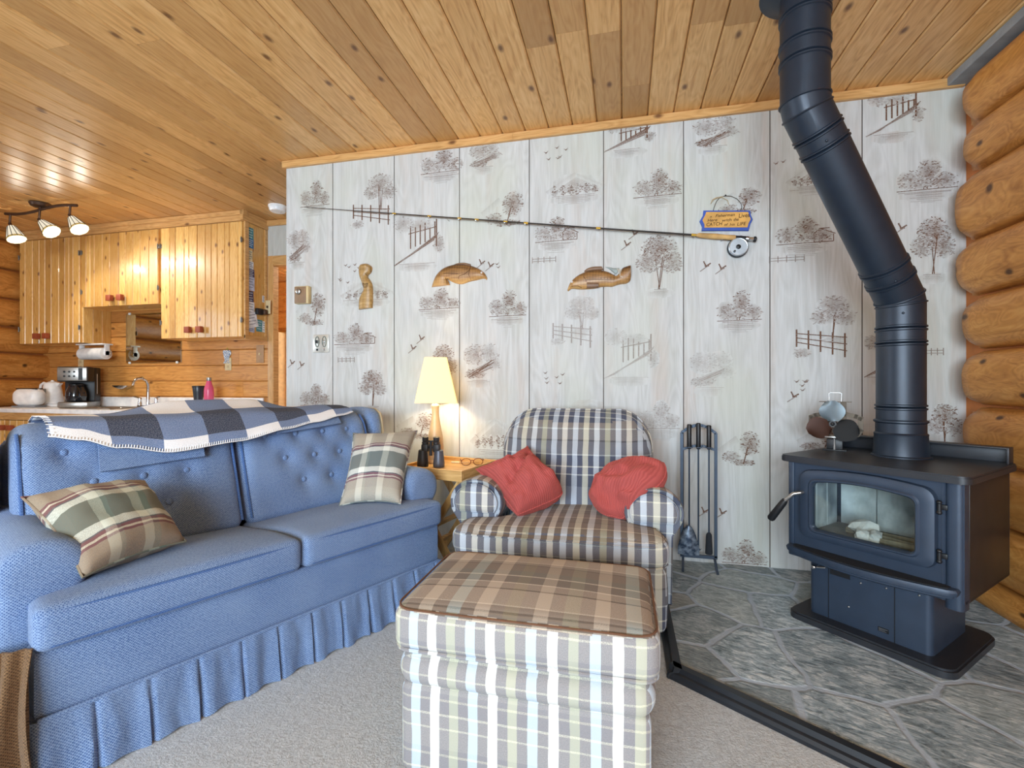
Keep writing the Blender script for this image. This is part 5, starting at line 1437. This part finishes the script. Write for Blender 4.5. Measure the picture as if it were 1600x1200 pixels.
# driftwood head
cH = wpt(571, 448); f3 = thing('wood_carving', 'pale carved wooden head and neck on the wall left of the fishes', 'wall carving', Vector((cH.x, WY, cH.z)))
def t3(px_, py_): p = at_y(540+px_/6.667, 400+py_/6.667, WY-.01); return (p.x-cH.x, p.z-cH.z)
M_drift = carve_mat('driftwood', '#cfae7c', '#a98752', '#75572f', 40, 0, .12)
relief('body', [((190, 80), (225, 80)), ((150, 95), (258, 100)), ((136, 130), (272, 125)), ((135, 165), (262, 168)), ((145, 215), (228, 210)), ((165, 270), (255, 255)), ((182, 320), (275, 300)), ((180, 370), (280, 360)), ((150, 420), (280, 420)), ((136, 470), (280, 470)), ((135, 558), (275, 540))], t3, f3, M_drift, .030)
lines(f3, t3, [[(230, 110, .03), (265, 120, .02), (262, 170, .012)], [(215, 185, .028), (240, 215, .02)]]+[[(220+18*s*math.cos(t), 285+34*math.sin(t)*s, .031) for t in [PI*k/8 for k in range(9)]] for s in (.6, 1.1, 1.6)], M_line, .03)
# ------------------------------------------------------------------ thermostat, switch plate
c = wpt(476, 462); th = thing('thermostat', 'small boxy brown and beige thermostat on the printed wall', 'thermostat', Vector((c.x, WY, c.z)))
m = MB(); m.bx(-.050, .052, -.035, -.0005, -.056, .056, .004); m.build('case', plain('beige_plastic', '#cdb98c', .5), th)
m = MB(); m.bx(-.048, .036, -.0385, -.034, -.054, .052, .002); fc = lab(m.build('face_plate', plain('brown_plate', '#8a6f55', .5), th), 'brown front plate')
m = MB(); m.lathe([(.019, 0), (.017, .012), (.012, .015)], 20, M=Matrix.Translation((-.014, -.038, .02)) @ Matrix.Rotation(PI/2, 4, 'X')); lab(m.build('dial', M_steel, fc), 'round metal dial')
c = wpt(502, 537); sw = thing('switch_plate', 'ornate silver double switch plate on the printed wall above the sofa', 'switch', Vector((c.x, WY, c.z)))
m = MB(); m.bx(-.058, .058, -.006, -.0005, -.058, .058, .003); m.build('plate', plain('plate_silver', '#cfd0ca', .3, .5), sw)
for s in (-1, 1):
    m = MB(); m.tube([(s*.026+.014*math.cos(t), -.007, .012+.034*math.sin(t)) for t in [2*PI*k/16 for k in range(16)]], .0028, 6, True); sc_ = m.build('scroll_ornament', plain('pewter', '#7d8a84', .4, .6), sw)
    m = MB(); m.bx(s*.026-.006, s*.026+.006, -.016, -.006, .002, .022, .002); m.bx(s*.026-.007, s*.026+.007, -.008, -.006, -.046, -.032, .001); m.build('toggle', M_black if s < 0 else M_steel, sw)
# ------------------------------------------------------------------ kitchen: wall cabinets
FY = 3.39; CT = 2.355
M_knob = plain('knob_brick', '#9a4a30', .45); M_hinge = plain('hinge_iron', '#7d7a74', .35, .8)
def door(par, x0, x1, z0, z1, knob_x, hinge_x, hz):
    d = MB(); x = x0+.003
    while x < x1-.004:
        w = min(random.choice((.05, .062, .075, .085, .095)), x1-.003-x)
        if x1-.003-(x+w) < .03: w = x1-.003-x
        d.board((x, FY-.022, z0), (0, 0, 1), (1, 0, 0), (0, -1, 0), z1-z0, w, .02, .0055, random.random()**1.1); x += w
    o = d.build('door', M_cab, par, smooth=0)
    if knob_x is not None:
        k = MB(); k.bx(knob_x-.026, knob_x+.026, FY-.068, FY-.036, z0+.04, z0+.092, .002); k.cyl((knob_x, FY-.037, z0+.062), (knob_x, FY-.021, z0+.062), .009); k.build('knob', M_knob, o)
    for z in hz:
        h = MB(); h.cyl((hinge_x, FY-.027, z-.024), (hinge_x, FY-.027, z+.024), .0045, 10); h.bx(hinge_x-.012, hinge_x+.012, FY-.0255, FY-.021, z-.016, z+.016, .001); h.build('hinge', M_hinge, o)
    return o
def cabinet(label, x0, x1, z0, xm, sides=(1, 1)):
    r = thing('wall_cabinet', label, 'cabinet', (0, 0, 0), 0, 'pine wall cabinets')
    m = MB()
    for xx, s in ((x0, 1), (x1-.018, 1)):
        n = 3
        for k in range(n): 
            w = (KY-FY-.002)/n; 
            m.board((x0-.001 if xx == x0 else x1+.001, FY+.001+w*k, z0), (0, 0, 1), (0, 1, 0), ((-1 if xx == x0 else 1), 0, 0), CT-z0, w, .002, .002, random.random()*.7)
    m.bx(x0+.002, x1-.002, FY+.0, KY-.002, z0+.004, z0+.02); m.bx(x0+.002, x1-.002, FY+.002, KY-.002, CT-.02, CT)
    m.bx(x0, x0+.016, FY+.002, KY-.002, z0, CT); m.bx(x1-.016, x1, FY+.002, KY-.002, z0, CT); m.bx(x0+.01, x1-.01, KY-.02, KY-.003, z0, CT)
    m.board((x0, FY-.001, z0), (0, 0, 1), (1, 0, 0), (0, -1, 0), CT-z0, .04, .02, .002, .3); m.board((x1-.04, FY-.001, z0), (0, 0, 1), (1, 0, 0), (0, -1, 0), CT-z0, .04, .02, .002, .3)
    m.build('body', M_cab, r, smooth=0)
    H_ = CT-z0
    door(r, x0+.012, xm, z0+.001, CT-.005, xm-.065, x0+.014, (z0+.14, CT-.16)); door(r, xm, x1-.012-.0*0, z0+.001, CT-.005, xm+.055, x1-.014, (z0+.14, CT-.16))
    return r
X0, X1, X2, X3 = -5.69, -4.905, -3.992, -3.118
cabinet('tall knotty pine wall cabinet nearest the log wall, beside the track light', X0, X1, 1.365, -5.345)
cabinet('short knotty pine wall cabinet over the kitchen sink', X1+.001, X2-.001, 1.69, -4.455)
rc_ = cabinet('tall knotty pine wall cabinet at the right end by the doorway', X2, X3, 1.38, -3.59)
m = MB(); m.bx(X3, X3+.012, FY-.01, FY+.03, 1.37, CT); m.bx(X3, X3+.012, KY-.03, KY-.003, 1.37, CT); m.bx(X3, X3+.014, FY-.01, KY-.003, 1.362, 1.395); m.build('end_frame', M_trim, rc_, smooth=0)
m = MB(); m.board((-5.70, FY-.03, CT+.001), (1, 0, 0), (0, 0, 1), (0, -1, 0), X3+.01+5.70, .05, .03, .003, .2); m.board((-5.70, FY-.045, CT+.045), (1, 0, 0), (0, 0, 1), (0, -1, 0), X3+.025+5.70, .04, .05, .004, .1)
m.bx(X3-.01, X3+.02, FY-.045, KY-.002, CT+.002, H-.002); m.bx(-5.70, X3, FY-.02, FY, CT, H-.002)
struct(m.build('trim_4', M_trim, smooth=0))
# notes pinned on the end of the right cabinet
def side_pt(px_, py_):
    d = ray(px_, py_); k = (X3+.002)/d.x; return Vector((d.x*k, d.y*k, CZ+d.z*k))
cols = {'w': '#dfe3e8', 'b': '#3c6f9c', 'p': '#b7bfd6', 't': '#4f8f97', 'd': '#4a4766', 'y': '#d7c79e'}
NT = [(390, 365, 10, 16, 't', 'blue green photograph pinned at the top of the cabinet end'), (391, 380, 10, 12, 'b', 'small blue card under the blue green photograph on the cabinet end'), (389, 399, 8, 14, 'y', 'tan round portrait card on the cabinet end'), (390, 415, 10, 12, 'w', 'white slip above the purple card on the cabinet end'), (391, 427, 11, 11, 'd', 'dark purple printed card halfway down the cabinet end'), (391, 443, 11, 18, 'p', 'pale lilac note on the cabinet end'), (391, 464, 10, 16, 'd', 'dark blue leaflet on the cabinet end'), (391, 482, 11, 18, 'w', 'white note above the tilted page on the cabinet end'), (394, 500, 15, 20, 'w', 'large white page near the bottom of the cabinet end'), (392, 513, 11, 10, 'p', 'pale slip at the bottom left corner of the cabinet end'), (405, 509, 9, 16, 't', 'green and white card near the bottom of the cabinet end'), (413, 511, 6, 15, 'w', 'white card at the bottom right of the cabinet end'), (414, 468, 5, 9, 'w', 'small white tag above the black clip on the cabinet end')]
for i, (px_, py_, w, h, cc, lb_) in enumerate(NT):
    p = side_pt(px_, py_); q = side_pt(px_+w, py_); yw = max(.045, abs(q.y-p.y)*1.0); zh = h*p.length*CA/ F*1.0
    r = MB(); r.bx(0, .0012, -yw/2, yw/2, -zh/2, zh/2)
    r.mi = 1
    for k in range(4): r.bx(.0012, .0014, -yw*.38, yw*(.38-.12*(k % 2)), zh*(.34-.2*k)-.003, zh*(.34-.2*k)+.002)
    g1 = plain('note_'+cc, cols[cc], .7, var=.12); g2 = plain('note_ink', '#6d7486' if cc in 'wpy' else '#c9d4dd', .7)
    o = r.build('paper_note', [g1, g2], None, smooth=0); o.location = (X3+.0014+.0013*(i % 3), min(max(p.y, FY+.02+yw/2), KY-.01-yw/2), p.z); o.rotation_euler = (random.uniform(-.06, .06) if i != 8 else .25, 0, 0)
    tag(o, lb_, 'note', 'papers on the cabinet end')
p = side_pt(405, 487); r = thing('key_hook', 'black clip holder fixed on the cabinet end among the papers', 'hook', p)
m = MB(); m.bx(0, .03, -.05, .02, -.03, .025, .006); m.build('block', M_black, r)
m = MB(); m.bx(0, .05, .01, .05, -.022, .022, .008); m.build('clip', M_bronze, r)
def kw(x, y, d=0): return at_y(x, y, KY-d)
def plate(px_, py_, w, h, lb_, col, name='outlet', cat='outlet'):
    p = kw(px_, py_); r = thing(name, lb_, cat, Vector((p.x, KY, p.z)))
    m = MB(); m.bx(-w/2, w/2, -.006, -.0005, -h/2, h/2, .002); m.build('plate', col, r)
    for s in (-1, 1):
        m = MB(); m.bx(-.014, .014, -.008, -.005, s*.022-.012, s*.022+.012, .003); m.build('socket', plain('socket_ivory', '#c9b48c', .5), r)
    return r
M_ivory = plain('ivory_plate', '#d8c79d', .5)
plate(127, 569, .07, .115, 'ivory outlet on the kitchen wall above the coffee maker', M_ivory)
plate(357, 569, .07, .115, 'ivory outlet behind the hanging crocheted cloth', M_ivory)
pk = kw(407, 553); r = thing('switch_plate', 'pale wooden switch plate on the kitchen wall by the doorway', 'switch', Vector((pk.x, KY, pk.z)))
MB().bx(-.04, .04, -.007, -.0005, -.08, .08, .002).build('plate', plain('plate_wood', '#b08d6b', .5), r); MB().bx(-.005, .005, -.018, -.006, -.012, .008, .001).build('toggle', M_ivory, r)
sp3 = side_pt(421, 480); 
pk = at_y(420, 481, KY); r = thing('switch_plate', 'ivory switch plate by the corner of the cabinet end and door casing', 'switch', Vector((X3+.018, KY-.03, pk.z)))
MB().bx(0, .05, -.006, .0, -.06, .06, .002).build('plate', M_ivory, r); MB().bx(.02, .03, -.02, -.005, -.01, .012, .002).build('toggle', M_bronze, r)
pk = kw(354, 560, .01); r = thing('dishcloth', 'blue and white crocheted cloth hanging on the kitchen wall', 'cloth', Vector((pk.x, KY+.0012, pk.z)))
g = G('crochet', '#9fb0c4', .9); nn = g.noise(g.coord('UV'), 90, 3); g.color(g.ramp(nn, [(.4, '#5f7a9c'), (.6, '#e8ecef')])); g.bump(nn, .8, .006)
lps = []
for i in range(10):
    t = i/9; z = .075-.12*t; w = .034+.01*math.sin(t*7); lps.append([Vector((w*q, -.005-.008*math.sin(q*5+t*6)**2, z)) for q in [-1+2*j/10 for j in range(11)]])
m = MB(); m.loft([l+[p+Vector((0, .004, 0)) for p in l[::-1]] for l in lps]); m.build('cloth', g.m, r)
m = MB(); m.tube([(-.01, -.004, .07), (0, -.004, .10), (.01, -.004, .07)], .002, 6); m.build('loop', plain('loop_yellow', '#b7b24a', .9), r)
# mirror under the short cabinet
a, b_ = kw(198, 567), kw(284, 487); r = thing('wall_mirror', 'frameless wall mirror held by clips above the sink', 'mirror', Vector(((a.x+b_.x)/2, KY, (a.z+b_.z)/2)))
w, h = (b_.x-a.x)/2, (b_.z-a.z)/2
g = G('mirror_glass', '#c9cfc6', .03, 1); m = MB(); m.bx(-w, w, -.008, -.001, -h, h, .001); m.build('glass', g.m, r, smooth=0)
for sx_ in (-1, 1):
    for sz in (-1, 1):
        m = MB(); m.bx(sx_*w*.86-.012, sx_*w*.86+.012, -.013, -.0005, sz*h-.012, sz*h+.010, .003); m.build('clip', plain('clip_clear', '#dfe3e2', .3), r)
# paper towel
pk = at_y(142, 552, 3.47); r = thing('paper_towel_holder', 'white paper towel holder under the tall left cabinet', 'paper towel holder', Vector((pk.x, 3.50, 1.364)))
m = MB(); m.bx(-.165, .165, -.05, .05, -.014, -.001, .004)
for s in (-1, 1): m.bx(s*.155-.008, s*.155+.008, -.022, .022, -.115, -.012, .005); m.cyl((s*.147, 0, -.095), (s*.163, 0, -.095), .024, 16)
m.build('bracket', M_white, r)
rr = thing('paper_towel_roll', 'white paper towel roll on the holder under the tall left cabinet', 'paper towel', Vector((pk.x, 3.50, 1.269)))
m = MB(); m.tube([(-.147, 0, 0), (-.144, 0, 0), (.144, 0, 0), (.147, 0, 0)], [.05, .056, .056, .05], 24); m.build('roll', plain('paper_white', '#efefee', .9), rr)
# ------------------------------------------------------------------ counter, sink
CTZ = .765; CFY = 3.04
ct = thing('countertop', 'long white laminate kitchen countertop with a low backsplash', 'countertop', (-4.3, 3.3, CTZ))
def cl(x): return x+4.3
sxa, sxb, sya, syb = -4.76, -4.23, -.17, .17
m = MB()
m.bx(cl(-5.66), cl(sxa), CFY-3.3, KY-3.302, -.036, 0, .006); m.bx(cl(sxb), cl(-3.14), CFY-3.3, KY-3.302, -.036, 0, .006)
m.bx(cl(sxa), cl(sxb), CFY-3.3, sya, -.036, 0, .0); m.bx(cl(sxa), cl(sxb), syb, KY-3.302, -.036, 0, .0); m.build('worktop', M_white, ct, smooth=0)
m = MB(); m.bx(cl(-5.66), cl(-3.14), KY-3.322, KY-3.3015, .0, .09, .004); m.build('backsplash', M_white, ct, smooth=0)
sk = thing('sink', 'stainless double bowl sink set in the white countertop', 'sink', ((sxa+sxb)/2, 3.3, CTZ))
hw = (sxb-sxa)/2; m = MB()
def bowl(x0, x1, y0, y1):
    lp = [[Vector((x, y, z)) for x, y in rrect(x0+i_, x1-i_, y0+i_, y1-i_, .04, 4)] for z, i_ in ((.002, 0), (-.01, .006), (-.12, .012), (-.14, .03))]
    m.loft(lp, False); m.prism(rrect(x0+.03, x1-.03, y0+.03, y1-.03, .03, 4), -.142, -.14, 'xy')
bowl(-hw+.03, -.015, sya+.02, syb-.06); bowl(.015, hw-.03, sya+.02, syb-.06)
m.build('bowl', M_steel, sk)
m = MB()
for x0, x1, y0, y1 in ((-hw-.015, hw+.015, sya-.015, sya+.022), (-hw-.015, hw+.015, syb-.062, syb+.015), (-hw-.015, -hw+.032, sya, syb), (hw-.032, hw+.015, sya, syb), (-.016, .016, sya, syb)): m.bx(x0, x1, y0, y1, .001, .007, .003)
m.build('rim', M_steel, sk)
for x in (-.17, .17):
    m = MB(); m.lathe([(.03, -.139), (.034, -.137), (.0, -.136)], 16, (x, -.02, 0)); m.build('drain', M_chrome, sk)
pk = at_y(229, 632, 3.42); fz = CTZ+.008
fa = thing('faucet', 'chrome two handle kitchen faucet behind the sink', 'faucet', (pk.x, 3.435, fz))
m = MB(); m.prism(rrect(-.115, .115, -.022, .022, .02, 5), 0, .014, 'xy'); m.build('base', M_chrome, fa)
m = MB(); m.tube([(0, 0, .01), (0, 0, .04), (0, 0, .20), (-.004, -.015, .24), (-.010, -.05, .262), (-.016, -.09, .255), (-.020, -.115, .225), (-.021, -.12, .195)], [.018, .015, .0115, .011, .011, .011, .011, .012], 14); m.build('spout', M_chrome, fa)
for s in (-1, 1):
    m = MB(); m.lathe([(.020, .012), (.018, .03), (.012, .06), (.014, .075), (.01, .085)], 16, (s*.092, 0, 0)); m.tube([(s*.092, 0, .078), (s*.125, -.012, .088), (s*.15, -.018, .092)], [.007, .006, .004], 8); m.build('handle', M_chrome, fa)
pk = kw(199, 603); r = thing('soap_dish', 'small chrome soap shelf on the kitchen wall left of the faucet', 'soap dish', Vector((pk.x, KY, pk.z)))
m = MB(); m.loft([[Vector((x, -.0415+y, z)) for x, y in rrect(-a_, a_, -.045*c_, .042, .02, 4)] for z, a_, c_ in ((-.03, .03, .5), (-.012, .07, .9), (.002, .095, 1), (.004, .092, .97), (-.006, .07, .85))]); m.build('dish', M_chrome, r)
# base cabinets
for i, (x0, x1, lb_) in enumerate(((-5.60, -4.93, 'pine base cabinet under the counter next to the log wall'), (-4.929, -4.05, 'pine base cabinet under the sink'), (-4.049, -3.15, 'pine base cabinet at the doorway end of the counter'))):
    r = thing('base_cabinet', lb_, 'cabinet', (0, 0, 0), 0, None)
    m = MB(); m.bx(x0, x0+.018, 3.08, KY-.004, .0, .60 if i == 1 else .728); m.bx(x1-.018, x1, 3.08, KY-.004, .0, .60 if i == 1 else .728); m.bx(x0+.018, x1-.018, 3.08, KY-.03, .08, .1); m.bx(x0+.018, x1-.018, KY-.02, KY-.004, .0, .60); m.bx(x0, x1, 3.062, 3.08, .665, .728); m.bx(x0, x1, 3.065, 3.08, 0, .08)
    m.build('body', M_trim, r, smooth=0)
    xm = (x0+x1)/2
    for a, b2, kx in ((x0+.01, xm, xm-.05), (xm, x1-.01, xm+.05)):
        d = MB(); x = a+.002
        while x < b2-.004:
            w = min(random.choice((.05, .065, .08)), b2-.002-x)
            if b2-.002-(x+w) < .03: w = b2-.002-x
            d.board((x, 3.058, .09), (0, 0, 1), (1, 0, 0), (0, -1, 0), .57, w, .018, .004, random.random()**1.4); x += w
        o = d.build('door', M_cab, r, smooth=0)
        k = MB(); k.bx(kx-.024, kx+.024, 3.01, 3.04, .575, .62, .002); k.cyl((kx, 3.04, .597), (kx, 3.059, .597), .009); k.build('knob', M_knob, o)
# ------------------------------------------------------------------ things on the counter
def ctr(px_, Y, z=CTZ): p = at_y(px_, 634, Y); return Vector((p.x, Y, z))
r = thing('toaster', 'white rounded toaster on the counter by the log wall', 'toaster', ctr(46, 3.27, CTZ+.001), .25)
m = MB(); m.rbox(-.118, .118, -.07, .07, .012, .17, .06, 14, (.006, .004, .004)); m.build('shell', M_white, r)
m = MB(); m.bx(-.09, .09, -.035, -.015, .165, .1745); m.bx(-.09, .09, .015, .035, .165, .1745); m.build('slot', M_black, r)
m = MB(); m.bx(-.130, -.116, -.012, .012, .09, .13, .003); m.build('lever', plain('toaster_grey', '#8a8d93', .4), r)
m = MB(); m.bx(-.108, .108, -.06, .06, 0, .014, .004); m.build('foot_plate', plain('toaster_grey', '#8a8d93', .4), r)
r = thing('kettle', 'white electric kettle between the toaster and the coffee maker', 'kettle', ctr(82, 3.46, CTZ+.001), .2)
m = MB(); m.lathe([(.085, 0), (.088, .006), (.088, .018), (.07, .022)], 28); m.build('base', M_white, r)
m = MB(); m.lathe([(.078, .023), (.082, .03), (.08, .08), (.072, .15), (.064, .205), (.058, .222), (.03, .236), (.012, .24), (.012, .25), (.0, .252)], 28); m.build('body', M_white, r)
m = MB(); m.tube([(-.058, 0, .215), (-.085, 0, .225), (-.115, 0, .205), (-.125, 0, .15), (-.118, 0, .09), (-.095, 0, .06), (-.078, 0, .055)], [.012, .012, .012, .012, .011, .010, .008], 10); m.build('handle', M_white, r)
m = MB(); m.prism([(.05, .18), (.085, .215), (.09, .222), (.05, .225)], -.018, .018, 'xz'); m.build('spout', M_white, r)
m = MB(); m.bx(-.012, .012, -.083, -.070, .06, .17, .004); m.build('water_gauge', plain('gauge_grey', '#8e9397', .3), r)
r = thing('coffee_maker', 'black and steel drip coffee maker on the counter', 'coffee maker', ctr(125, 3.41, CTZ+.001), .62)
m = MB(); m.bx(-.11, .11, -.15, .13, 0, .05, .01); lab(m.build('base', M_steel, r), 'steel base with warming plate')
m = MB(); m.bx(-.112, .112, .0, .13, .05, .37, .008); m.build('water_tank', M_black, r)
m = MB(); m.bx(.1122, .1145, .04, .052, .12, .31); m.build('water_gauge', plain('gauge_white', '#c8ccd0', .4), r)
m = MB(); m.bx(-.112, .112, -.15, .0, .235, .372, .012); hd_ = m.build('brew_head', M_black, r)
m = MB(); m.bx(-.105, .105, -.156, -.149, .245, .365, .004); fp = lab(m.build('control_panel', M_steel, hd_), 'steel control panel')
m = MB()
for k in range(3):
    for j in range(2): m.ell((-.055+.035*k, -.157, .285+.04*j), (.009, .003, .009), 10, 6)
m.bx(.045, .075, -.158, -.155, .25, .36); m.build('button', M_black, fp) 
m = MB(); m.lathe([(.06, .052), (.072, .062), (.078, .10), (.074, .14), (.058, .185), (.05, .20)], 28, (0, -.075, 0)); gg = G('carafe_glass', '#1a2029', .06, 0, .8); m.build('carafe', gg.m, r)
m = MB(); m.lathe([(.055, .20), (.056, .212), (.03, .222), (.0, .224)], 24, (0, -.075, 0)); m.tube([(.02, -.128, .205), (.03, -.16, .20), (.034, -.175, .16), (.03, -.168, .11), (.02, -.145, .09)], .008, 8); m.build('carafe_handle', M_black, r)
r = thing('tumbler', 'dark grey insulated tumbler on the counter beside the pink bottle', 'cup', ctr(310, 3.50, CTZ+.001))
m = MB(); m.lathe([(.032, 0), (.034, .005), (.036, .08), (.042, .14), (.047, .185), (.046, .188), (.043, .18)], 24); m.build('body', plain('tumbler_dark', '#2d3540', .3), r)
m = MB(); m.lathe([(.045, .182), (.049, .184), (.049, .196), (.046, .198), (.044, .19)], 24); m.build('lid', M_black, r)
r = thing('water_bottle', 'pink metal water bottle with a steel cap on the counter', 'bottle', ctr(326.5, 3.47, CTZ+.001))
m = MB(); m.lathe([(.036, 0), (.039, .004), (.039, .15), (.036, .18), (.024, .215), (.019, .235), (.018, .242)], 28); m.build('body', plain('pink_enamel', '#d8577f', .3), r)
m = MB(); m.lathe([(.019, .242), (.020, .246), (.020, .268), (.016, .272)], 20); m.build('cap', M_steel, r)
# ------------------------------------------------------------------ track light
tk = at_y(63, 322, 2.86); TL = Vector((tk.x, 2.86, H))
tr = thing('track_light', 'bronze wavy ceiling track light with three lit stained glass shades', 'light', TL)
m = MB(); m.lathe([(.068, -.003), (.07, -.008), (.06, -.028), (.03, -.034)], 24, (0, 0, 0)); m.build('canopy', M_bronze, tr)
brx = [(-.39+.78*k/24) for k in range(25)]
m = MB(); m.tube([(x, .02*math.sin(x*9)*0, -.052+.016*math.sin(x*8)) for x in brx], .0085, 10, flat=1.4); m.cyl((0, 0, -.03), (0, 0, -.052), .01); m.build('bar', M_bronze, tr)
M_tif = emit('lit_glass', '#fff3da', .85); M_amber = emit('amber_glass', '#e0b44a', .5); M_lead = plain('lead_line', '#2a2620', .6)
for mm in (M_tif, M_amber):
    mm.node_tree.nodes['Principled BSDF'].inputs['Base Color'].default_value = (.12, .11, .09, 1)
spots = []
for k, (x, dirn) in enumerate(((-.33, (.36, .05, -.75)), (-.005, (.62, .12, -.60)), (.32, (.42, .05, -.55)))):
    zb = -.052+.016*math.sin(x*8); top = Vector((x, 0, zb)); d = Vector(dirn).normalized(); j = top+Vector((-.008, 0, -.078))
    m = MB(); m.cyl(top, j, .008, 10); m.ell(j, .012, 10, 8); m.cyl(j, j+d*.035, .011, 12); arm_ = m.build('arm', M_bronze, tr)
    Mz = Matrix.Translation(j+d*.03) @ d.to_track_quat('Z', 'Y').to_matrix().to_4x4()
    n = 12
    def cone(r0, z0_, r1, z1_, M=Mz):
        return [[Vector((r*math.cos(2*PI*q/n), r*math.sin(2*PI*q/n), z)) for q in range(n)] for r, z in ((r0, z0_), (r1, z1_), (r1-.003, z1_), (r0-.003, z0_))]
    m = MB(); m.loft(cone(.026, .0, .058, .10), False, Mz); shd = m.build('shade', M_tif, arm_, smooth=0)
    # (thing > part > sub-part) amber rim and leading belong to the shade, kept in its own mesh slots
    me = shd.data; me.materials.append(M_amber); me.materials.append(M_lead)
    bm = bmesh.new(); bm.from_mesh(me); t = MB(); t.mi = 1; t.loft(cone(.058, .10, .064, .118), False, Mz); t.mi = 2
    for q in range(n):
        a = 2*PI*q/n; t.tube([Vector((r*math.cos(a), r*math.sin(a), z)) for r, z in ((.0265, 0), (.0585, .10), (.0645, .118))], .0024, 5, M=Mz)
    t.bm.normal_update(); tmpm = bpy.data.meshes.new('tmp'); t.bm.to_mesh(tmpm); bm.from_mesh(tmpm); bm.to_mesh(me); bm.free(); bpy.data.meshes.remove(tmpm)
    spots.append((TL+j+d*.155, d))
# smoke detector
sd = at_z(434, 322, H); r = thing('smoke_detector', 'round white smoke detector on the ceiling by the end of the printed wall', 'smoke detector', Vector((sd.x, sd.y, H)))
m = MB(); m.lathe([(.072, -.001), (.072, -.012), (.066, -.016)], 32); m.build('base', M_white, r)
m = MB(); m.lathe([(.064, -.016), (.066, -.03), (.056, -.046), (.02, -.05), (.0, -.05)], 32); cv = m.build('cover', M_white, r)
m = MB(); m.cyl((.03, 0, -.047), (.03, 0, -.053), .006, 10); m.build('test_button', plain('button_grey', '#b9b9b6', .4), cv)
# curtain seen through the doorway
cu = thing('curtain', 'cream curtain seen through the kitchen doorway', 'curtain', (-4.95, 5.70, 0))
lps = []
for i in range(61):
    x = -.2+1.0*i/60; lps.append([Vector((x, .02*math.sin(x*42)+.01*math.sin(x*17), z)) for z in (.15, .6, 1.0, 1.4, 1.70)])
m = MB(); m.loft([l+[p+Vector((0, .004, 0)) for p in l[::-1]] for l in lps]); m.build('cloth', plain('curtain_cream', '#e6d3a8', .9), cu, smooth=60)
m = MB(); m.cyl((-.25, 0, 1.71), (.85, 0, 1.71), .012); m.ell((-.26, 0, 1.71), .02); m.ell((.86, 0, 1.71), .02); m.build('rod', M_brass, cu)
# ------------------------------------------------------------------ light
w = bpy.data.worlds.new('sky'); bpy.context.scene.world = w; w.use_nodes = True
bg = w.node_tree.nodes['Background']; bg.inputs[0].default_value = (.75, .87, 1.0, 1); bg.inputs[1].default_value = 1.2
def light(name, typ, loc_, energy, col, **k):
    l = bpy.data.lights.new(name, typ); l.energy = energy; l.color = col
    dirv = k.pop('dir', None)
    for a, b2 in k.items(): setattr(l, a, b2)
    o = bpy.data.objects.new(name, l); C.objects.link(o); o.location = loc_
    if dirv is not None: o.rotation_euler = Vector(dirv).to_track_quat('-Z', 'Y').to_euler()
    return o
DAY = (.74, .88, 1.0)
light('window_daylight', 'AREA', ((WIN[0]+WIN[1])/2, BY-.16, (WIN[2]+WIN[3])/2), 430, DAY, shape='RECTANGLE', size=WIN[1]-WIN[0], size_y=WIN[3]-WIN[2], dir=(0, 1, 0))
light('side_fill_daylight', 'AREA', (LX-.4, .3, 1.48), 90, DAY, shape='RECTANGLE', size=2.4, size_y=1.25, dir=(1, 0, 0))  # added daylight from the left, through the unseen added opening
light('lamp_bulb_light', 'POINT', Vector((-1.05, 2.545, TZ+.43)), 45, (1, .78, .45), shadow_soft_size=.03)
for p, d in spots:
    light('track_bulb', 'POINT', p, 2.3, (1, .92, .78), shadow_soft_size=.012)
    light('track_spot', 'SPOT', p, 14, (1, .92, .78), spot_size=math.radians(140), spot_blend=.5, shadow_soft_size=.02, dir=d)
light('bedroom_fill', 'POINT', (-3.0, 4.7, 2.2), 100, (1, .93, .82), shadow_soft_size=.1)  # added point light to brighten the room beyond the doorway
